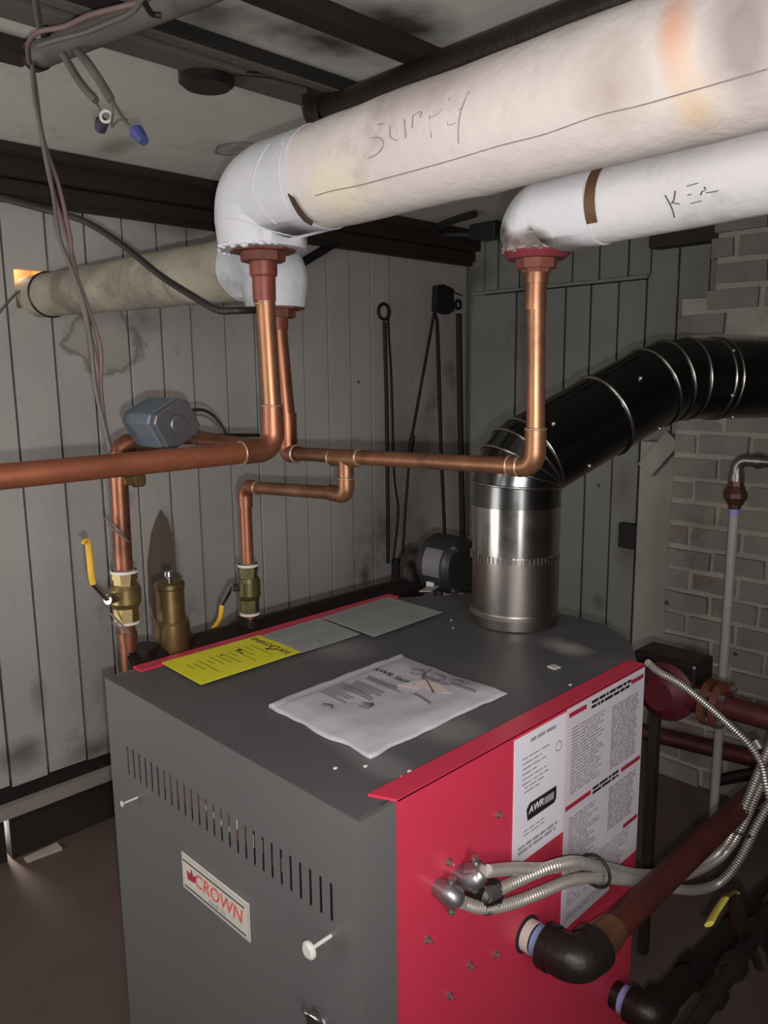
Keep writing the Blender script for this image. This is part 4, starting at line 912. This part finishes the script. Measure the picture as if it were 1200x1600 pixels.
# ------------------------------------------------------------------ circulator behind the boiler, left of the flue
c = atd(716, 884, 3.0); r_ = .112
o = thing('circulator', c-Z*r_, 'round black circulator motor with a silver label behind the flue base', 'pump')
MB().lathe(c-X*.14, X, [(0, r_*.8), (.03, r_), (.15, r_), (.16, r_*.94), (.175, r_*.88)], 36).build('motor', M['motor'], o)
mb = MB()
for i in range(8):
    a0_, a1_ = math.radians(165+7*i), math.radians(165+7*(i+1)); n0 = len(mb.v)
    for a in (a0_, a1_):
        e = Y*math.cos(a)+Z*math.sin(a+math.pi); 
        for dx, rr in ((-.085, r_*1.004), (.0, r_*1.004)): mb.v.append(c+X*dx+e*rr)
    mb.face((n0, n0+1, n0+3, n0+2))
mb.build('label_plate', M['motorlabel'], o)
mb = MB().box(c+V((-.06, -r_*1.03, -.075)), c+V((-.03, -r_*.93, -.05))); mb.build('barcode_tag', M['pin'], o)
for a in (.6, 2.3, 4.0, 5.4): MB().lathe(c+X*.03+(Y*math.cos(a)+Z*math.sin(a))*r_*.95, X, [(0, .012), (.02, .012)], 6).build('bolt', M['chrome'], o)
MB().tube([c+V((-.16, 0, 0)), V((XM, c.y, c.z)), V((XM, c.y, mz))], .04, 16, bend=.06).build('volute', M['iron'], o)
MB().box(c+V((-.05, -.03, -r_-.07)), c+V((.06, .03, -r_+.02))).build('bracket', M['chrome'], o)

# ------------------------------------------------------------------ right side: steam and return piping
# upper return
RB = .0365
h0 = onx(823, 1459, .003)
def alongx(p, u):                                        # move from p along +x until the pixel column u is reached
    lo, hi = 0., 2.
    for _ in range(50):
        m_ = (lo+hi)/2; q = p+X*m_; d = q-CAM; uu = 600+F*d.dot(_rt)/d.dot(_fw)
        if uu < u: lo = m_
        else: hi = m_
    return p+X*lo
h1 = alongx(h0, 902)
o = thing('return_nipple', h0, 'black iron nipple and elbow leaving the red side, with white and blue rings', 'pipe')
MB().lathe(h0-X*.001, X, [(0, RB*1.25), (.004, RB*1.25)], 24).build('hole_edge', M['black_in'], o)
MB().tube([h0, h1-X*.05], RB, 24).build('nipple', M['iron'], o)
MB().lathe(h0+X*.004, X, [(0, RB*1.05), (.022, RB*1.05)], 24).build('white_ring', M['whitering'], o)
ring = alongx(h0, 846); MB().lathe(ring-X*.010, X, [(0, RB*1.06), (.022, RB*1.06)], 24).build('blue_ring', M['blue'], o)
end = h1+Y*.075; RE = RB*1.38
MB().tube([ring+X*.012, h1, end], RE, 28, bend=.062, seg=12).build('elbow', M['iron'], o)
MB().lathe(ring+X*.012, X, [(0, RE*1.06), (.024, RE*1.06)], 28).build('elbow_rim', M['iron'], o); MB().lathe(end, -Y, [(0, RE*1.06), (.024, RE*1.06)], 28).build('elbow_rim', M['iron'], o)
o = thing('return_pipe', end, 'reddish brown pipe rising to the right from the ringed black elbow', 'pipe')
far = ony(1210, 1208, 1.0); 
lo = onx(1205, 1214, h1.x); pd = (lo-end).normalized()
MB().tube([end+pd*.09, end+pd*2.3], RB*.95, 22).build('pipe', M['ironr'], o)
MB().lathe(end-pd*.005, pd, [(0, RB*1.15), (.05, RB*1.15), (.09, RB*1.0)], 22).build('copper_adapter', M['copper'], o)
MB().lathe(end-pd*.002, pd, [(0, RB*1.18), (.004, RB*1.18)], 22).build('rim', M['chrome'], o)
# lower return
g0 = onx(960, 1553, .003); RB2 = .037; g1 = alongx(g0, 1016)
o = thing('lower_nipple', g0, 'lower black nipple and elbow with only a pale blue ring', 'pipe')
MB().tube([g0, g1], RB2*1.05, 24).build('nipple', M['iron'], o)
ring = alongx(g0, 977); MB().lathe(ring-X*.008, X, [(0, RB2*1.1), (.020, RB2*1.1)], 24).build('blue_ring', M['lav'], o)
MB().tube([ring+X*.013, g1, g1+Y*.07], RB2*1.36, 26, bend=.06, seg=12).build('elbow', M['iron'], o)
o = thing('lower_return_pipe', g1+Y*.07, 'thick dark pipe rising right from the lower ringed elbow', 'pipe')
lo2 = onx(1205, 1392, g1.x); pd2 = (lo2-g1).normalized(); pd2 = V((0, pd2.y, pd2.z)).normalized()
MB().tube([g1+pd2*.06, g1+pd2*2.2], RB2*1.06, 22).build('pipe', M['iron'], o)
for k in (.25, .62): MB().lathe(g1+pd2*k, pd2, [(0, RB2*1.1), (0, RB2*1.35), (.07, RB2*1.35), (.07, RB2*1.1)], 8, cap=False).build('coupling', M['iron'], o)
# drain line beside it
m0 = atd(1092, 1592, 1.75); m1 = onx(1185, 1452, m0.x); md = (m1-m0).normalized()
o = thing('drain_line', m0, 'smaller dark drain line with hex fittings beside the thick lower pipe', 'pipe')
MB().tube([m0-md*.2, m0+md*2.0], .019, 18).build('pipe', M['iron'], o)
for k, w in ((.06, .028), (.17, .03), (.30, .036), (.44, .028)): MB().lathe(m0+md*k, md, [(0, .021), (0, w), (.045, w), (.045, .021)], 6, cap=False).build('fitting', M['iron'], o)
MB().tube([m0+md*.32, m0+md*.32+V((.03, 0, -.07))], .026, 14).build('drain_cock', M['iron'], o)
o = thing('lever_valve', atd(1125, 1440, 1.9), 'yellow lever of a valve lying along the dark lower pipes at the right', 'valve')
hp = [atd(u, v, t) for u, v, t in ((1108, 1444, 1.82), (1118, 1426, 1.86), (1132, 1405, 1.9), (1146, 1394, 1.92), (1153, 1396, 1.92))]
MB().tube(smooth_path(hp[:3], .01), .014, 10, flat=.4).build('grip', mat('dull_yellow_grip', (190, 176, 70), .5, var=.15, scale=20), o)
MB().tube(smooth_path(hp[2:], .01), .010, 10, flat=.5).build('lever', M['brass'], o)
MB().tube([hp[4], hp[4]+V((-.0, .02, -.09))], .022, 12).build('stem', M['iron'], o)

# ------------------------------------------------------------------ electrical fittings and flexible conduits
def conduit(name, pts, r, label, caps=()):
    o = thing(name, pts[0], label, 'conduit'); sp_ = smooth_path(pts, .0021)
    cm = MB(); cm.tube(sp_, [r*(1.12 if i % 4 in (0, 1) else .86) for i in range(len(sp_))], 10)
    for k in range((len(sp_)-1)*10): cm.mi[k] = 0 if (k//10) % 4 in (0,) else (1 if (k//10) % 4 == 2 else 0)
    cm.build('flexible_conduit', [M['conduit'], M['groove']], o); return o
rc = .0125
def cc(lst): return [onx(u, v, x) for u, v, x in lst]
def connector(o, p, q, elbow=True):
    d = (q-p).normalized(); MB().tube([p-X*.0, p+X*.035, q], [.020, .022, .019], 14, bend=.02).build('connector_body', M['cast'], o, bevel=0)
    MB().lathe(q-d*.03, d, [(0, .020), (0, .0235), (.03, .0235), (.03, .018)], 8).build('connector_collar', M['cast'], o)
    for s_ in (.016, -.016): MB().lathe(q-d*.015+Z*s_*1.5, Z*s_, [(0, .006), (.010, .006), (.010, .009), (.016, .009)], 8).build('clamp_screw', M['steel_l'], o)
k_ = .05
P1 = cc(((762, 1361, k_), (800, 1357, k_), (850, 1357, .055), (900, 1350, .06), (950, 1356, .065), (1000, 1366, .07), (1045, 1364, .09), (1090, 1352, .10), (1125, 1330, .12), (1150, 1290, .15), (1170, 1245, .17), (1190, 1195, .19), (1210, 1150, .2)))
o = conduit('flexible_conduit', P1, rc, 'uppermost metal flex conduit leaving the cluster of connectors on the red side')
connector(o, onx(716, 1366, .003), onx(752, 1364, k_))
P2 = cc(((775, 1392, k_), (800, 1380, k_), (840, 1362, .06), (875, 1350, .075), (905, 1347, .08), (940, 1357, .075), (990, 1372, .08), (1045, 1374, .10), (1095, 1358, .11), (1135, 1330, .13), (1160, 1290, .16), (1182, 1240, .18), (1205, 1200, .2)))
o = conduit('flexible_conduit', P2, rc, 'middle metal flex conduit coming out of the dark round box')
P3 = cc(((722, 1409, .04), (745, 1417, .045), (775, 1417, k_), (810, 1408, .055), (850, 1392, .065), (890, 1376, .07), (930, 1371, .075), (980, 1376, .08), (1030, 1385, .10), (1080, 1391, .12), (1112, 1385, .13), (1135, 1370, .15), (1160, 1335, .17), (1182, 1290, .19), (1205, 1250, .21)))
o = conduit('flexible_conduit', P3, rc, 'lowest metal flex conduit sagging furthest before the dark tie')
connector(o, onx(684, 1386, .003), onx(716, 1405, .045))
o = thing('round_box', onx(752, 1386, .003), 'dark round electrical box on the red side between the cast connectors', 'junction box')
p = onx(742, 1388, .003); MB().lathe(p, X, [(0, .038), (.045, .038), (.055, .030)], 22).build('body', M['bakelite'], o)
for a in (.5, 2.0, 3.8, 5.2): MB().ball(p+X*.052+(Y*math.cos(a)+Z*math.sin(a))*.024, .006, 8, 6).build('cover_screw', M['steel_l'], o)
MB().lathe(onx(768, 1394, .05), onx(780, 1388, .05)-onx(768, 1394, .05), [(-.02, .018), (.015, .018), (.015, .014)], 10).build('connector', M['cast'], o)
tp = onx(930, 1361, .075)
mb = MB(); mb.torus(tp+Z*.0, Y, .040, .004, 24).build('cable_tie', M['bcable']); tieo = bpy.data.objects[-1] if False else None
for o_ in C.objects:
    if o_.name == 'cable_tie': tag(o_, 'black tie strapped round the conduits in front of the labels', 'cable tie')
tp = atd(1155, 1293, 2.0) if False else onx(1151, 1300, .15)
o = tag(MB().torus(tp, V((0, .5, 1)), .038, .004, 24).build('cable_tie', M['bcable']), 'black tie strapped round the conduits at the right edge where they climb', 'cable tie')
P4 = [onx(1004, 1040, -.005)+V((0, .03, .0))] + [atd(u, v, t) for u, v, t in ((1030, 1050, 2.22), (1065, 1070, 2.25), (1105, 1102, 2.27), (1145, 1138, 2.28), (1172, 1165, 2.27), (1190, 1195, 2.25), (1200, 1240, 2.2), (1215, 1270, 2.2))]
o = conduit('flexible_conduit', P4, .0095, 'thin metal flex conduit arching down from the rear corner of the boiler deck')
sq = smooth_path(P4, .02); MB().tube([atd(1179, 1155, 2.275), atd(1187, 1168, 2.27)], .014, 10).build('coupling', M['cast'], o)

# ------------------------------------------------------------------ white pipe on the chimney, pump, brown pipe
YW = 2.55
w0 = ony(1147, 805, YW); w1 = ony(1113, 1290, YW); wz = ony(1150, 718, YW)
o = thing('white_pipe', V((w0.x, YW, FLOOR)), 'thin white vertical pipe in front of the brick chimney', 'pipe')
MB().tube([w0, V((w0.x-.004, YW, FLOOR))], .020, 16).build('pipe', M['white'], o)
MB().lathe(w0+Z*.0, Z, [(0, .023), (.03, .023)], 16).build('blue_ring', M['lav'], o)
MB().lathe(w0+Z*.028, Z, [(0, .026), (.02, .03), (.05, .052), (.07, .052), (.10, .034), (.13, .032)], 8).build('union', M['union'], o)
MB().tube([w0+Z*.155, V((w0.x, YW, wz.z)), V((w0.x+1.0, YW, wz.z))], .026, 18, bend=.06, seg=10).build('upper_pipe', M['steelpipe'], o)
MB().lathe(w0+Z*.15, Z, [(0, .033), (.03, .033)], 18).build('elbow_rim', M['steelpipe'], o); MB().lathe(V((w0.x+.075, YW, wz.z)), X, [(0, .033), (.025, .033)], 18).build('elbow_rim', M['steelpipe'], o)
o = thing('brown_pipe', ony(1005, 1142, 2.0), 'reddish horizontal pipe low on the chimney behind the boiler', 'pipe')
a_, b_ = ony(1000, 1142, 3.08), ony(1200, 1190, 3.08); dh = (b_-a_).normalized()
MB().tube([a_-dh*.3, b_+dh*.5], .046, 18).build('pipe', M['ironr'], o)
o = tag(MB().tube([ony(1118, 1220, 3.05), ony(1185, 1207, 3.05)], .03, 12).build('branch_pipe', M['iron']), 'short dark pipe behind the white pipe near the reddish horizontal one', 'pipe')
c = atd(1043, 1078, 2.62)
o = thing('red_pump', c-Z*.1, 'dark red pump body half hidden behind the rear corner of the boiler', 'pump')
MB().lathe(c+V((0, .10, 0)), -Y, [(0, .07), (.03, .10), (.12, .10), (.15, .07), (.17, .05)], 26).build('volute', M['pumpred'], o)
MB().box(c+V((-.12, -.02, .03)), c+V((.10, .12, .115))).build('motor_cover', M['bakelite'], o, bevel=.012)
MB().tube([c+X*-.3, c+X*.20], .045, 18).build('pipe_body', M['pumpred'], o)
for dx in (.13, .165): MB().lathe(c+X*dx, X, [(0, .075), (.022, .075)], 24).build('flange', M['rust'], o)
for a in (.8, 2.4, 3.9, 5.5): MB().lathe(c+X*.11+(Y*math.cos(a)+Z*math.sin(a))*.062, X, [(0, .010), (.095, .010)], 6).build('bolt', M['cast'], o)
MB().tube([c+X*.18, c+X*1.2], .036, 16).build('outlet_pipe', M['ironr'], o)
mb = tag(MB().box(V((ony(1003, 1345, 1.75).x, 1.75, FLOOR)), ony(1028, 1120, 1.75)+V((0, .03, 0))).build('shade_strip', M['darkwood']), 'dark upright strip standing in for the shade behind the boiler beside the labels', 'shade strip')  # solid dark strip in place of the shaded gap behind the boiler

# debris on the floor by the foundation
p = onz(68, 1326, FLOOR+.002); p.x = max(p.x, XL+.06)
tag(MB().prism([p+V((-.02, -.10, 0)), p+V((.02, -.10, 0)), p+V((.035, .06, 0)), p+V((-.03, .06, 0))], Z*.012).build('wood_scrap', M['debris']), 'pale scrap lying on the floor by the foundation at the lower left', 'scrap')

# ------------------------------------------------------------------ light
def lamp(name, typ, p, energy, color=(1, 1, 1), **kw):
    d = bpy.data.lights.new(name, typ); d.energy = energy; d.color = color
    for k, v in kw.items(): setattr(d, k, v)
    o = bpy.data.objects.new(name, d); C.objects.link(o); o.location = W(p); return o
def aim(o, target): o.rotation_euler = (W(target)-o.location).to_track_quat('-Z', 'Y').to_euler()
# the phone's lamp, a little below and right of the lens
fp = CAM + (_dn*.030 + _rt*.012)/S
o = lamp('phone_lamp', 'SPOT', fp, 38, (1, .975, .945), spot_size=math.radians(118), spot_blend=1., shadow_soft_size=.006); aim(o, fp + _fw*2 + _dn*-.15)
# out of view: bulb and window read from flue reflections, two fill panels added
o = lamp('cellar_bulb', 'POINT', V((-1.2, -2.3, 1.35)), 4, (1, .80, .56), shadow_soft_size=.05)
o = lamp('cellar_window', 'AREA', V((-.4, YF+.03, 1.0)), 4, (.78, .88, 1), shape='RECTANGLE', size=.3, size_y=.5); aim(o, V((-.45, 1.0, .2)))
o = lamp('rear_fill', 'AREA', V((-2.0, YF+.05, .35)), 11, (1, .985, .96), shape='RECTANGLE', size=1.1, size_y=1.3, spread=math.radians(110)); aim(o, V((-2.3, .3, .6)))  # unseen fill panel added to brighten the left wall
o = lamp('side_fill', 'AREA', V((XR-.05, -.9, .35)), 6.5, (1, .98, .96), shape='RECTANGLE', size=.7, size_y=1.2, spread=math.radians(100)); aim(o, V((0, .45, -.3)))  # unseen fill panel added to brighten the red side and its labels
# daylight in the opening behind the rear main and in the crack of the foundation
o = lamp('outside_light', 'POINT', V((XL-.10, hole[0]+.02, hole[3]+.02)), .22, (1, .84, .62), shadow_soft_size=.01)
o = lamp('crack_light', 'AREA', V((XL-.12, yc, (FLOOR+zl)/2+.02)), .5, (1, .93, .86), shape='RECTANGLE', size=.02, size_y=.16); aim(o, V((XL+1, yc+.28, FLOOR-.25)))

w = bpy.data.worlds.new('world'); bpy.context.scene.world = w; w.use_nodes = True
w.node_tree.nodes['Background'].inputs[0].default_value = (.5, .5, .52, 1); w.node_tree.nodes['Background'].inputs[1].default_value = .02

# ------------------------------------------------------------------ camera and view
cam = bpy.data.cameras.new('camera'); cam.lens = F*36/1600; cam.sensor_width = 36; cam.sensor_fit = 'AUTO'; cam.clip_start = .02
co = bpy.data.objects.new('camera', cam); C.objects.link(co)
co.matrix_world = Matrix.Translation(W(CAM)) @ Matrix((( _rt.x, -_dn.x, -_fw.x), (_rt.y, -_dn.y, -_fw.y), (_rt.z, -_dn.z, -_fw.z))).to_4x4()
sc = bpy.context.scene; sc.camera = co
sc.view_settings.view_transform = 'Standard'; sc.view_settings.look = 'None'; sc.view_settings.gamma = 1; sc.view_settings.use_curve_mapping = False; sc.view_settings.exposure = .14
sc.cycles.caustics_reflective = False; sc.cycles.caustics_refractive = False
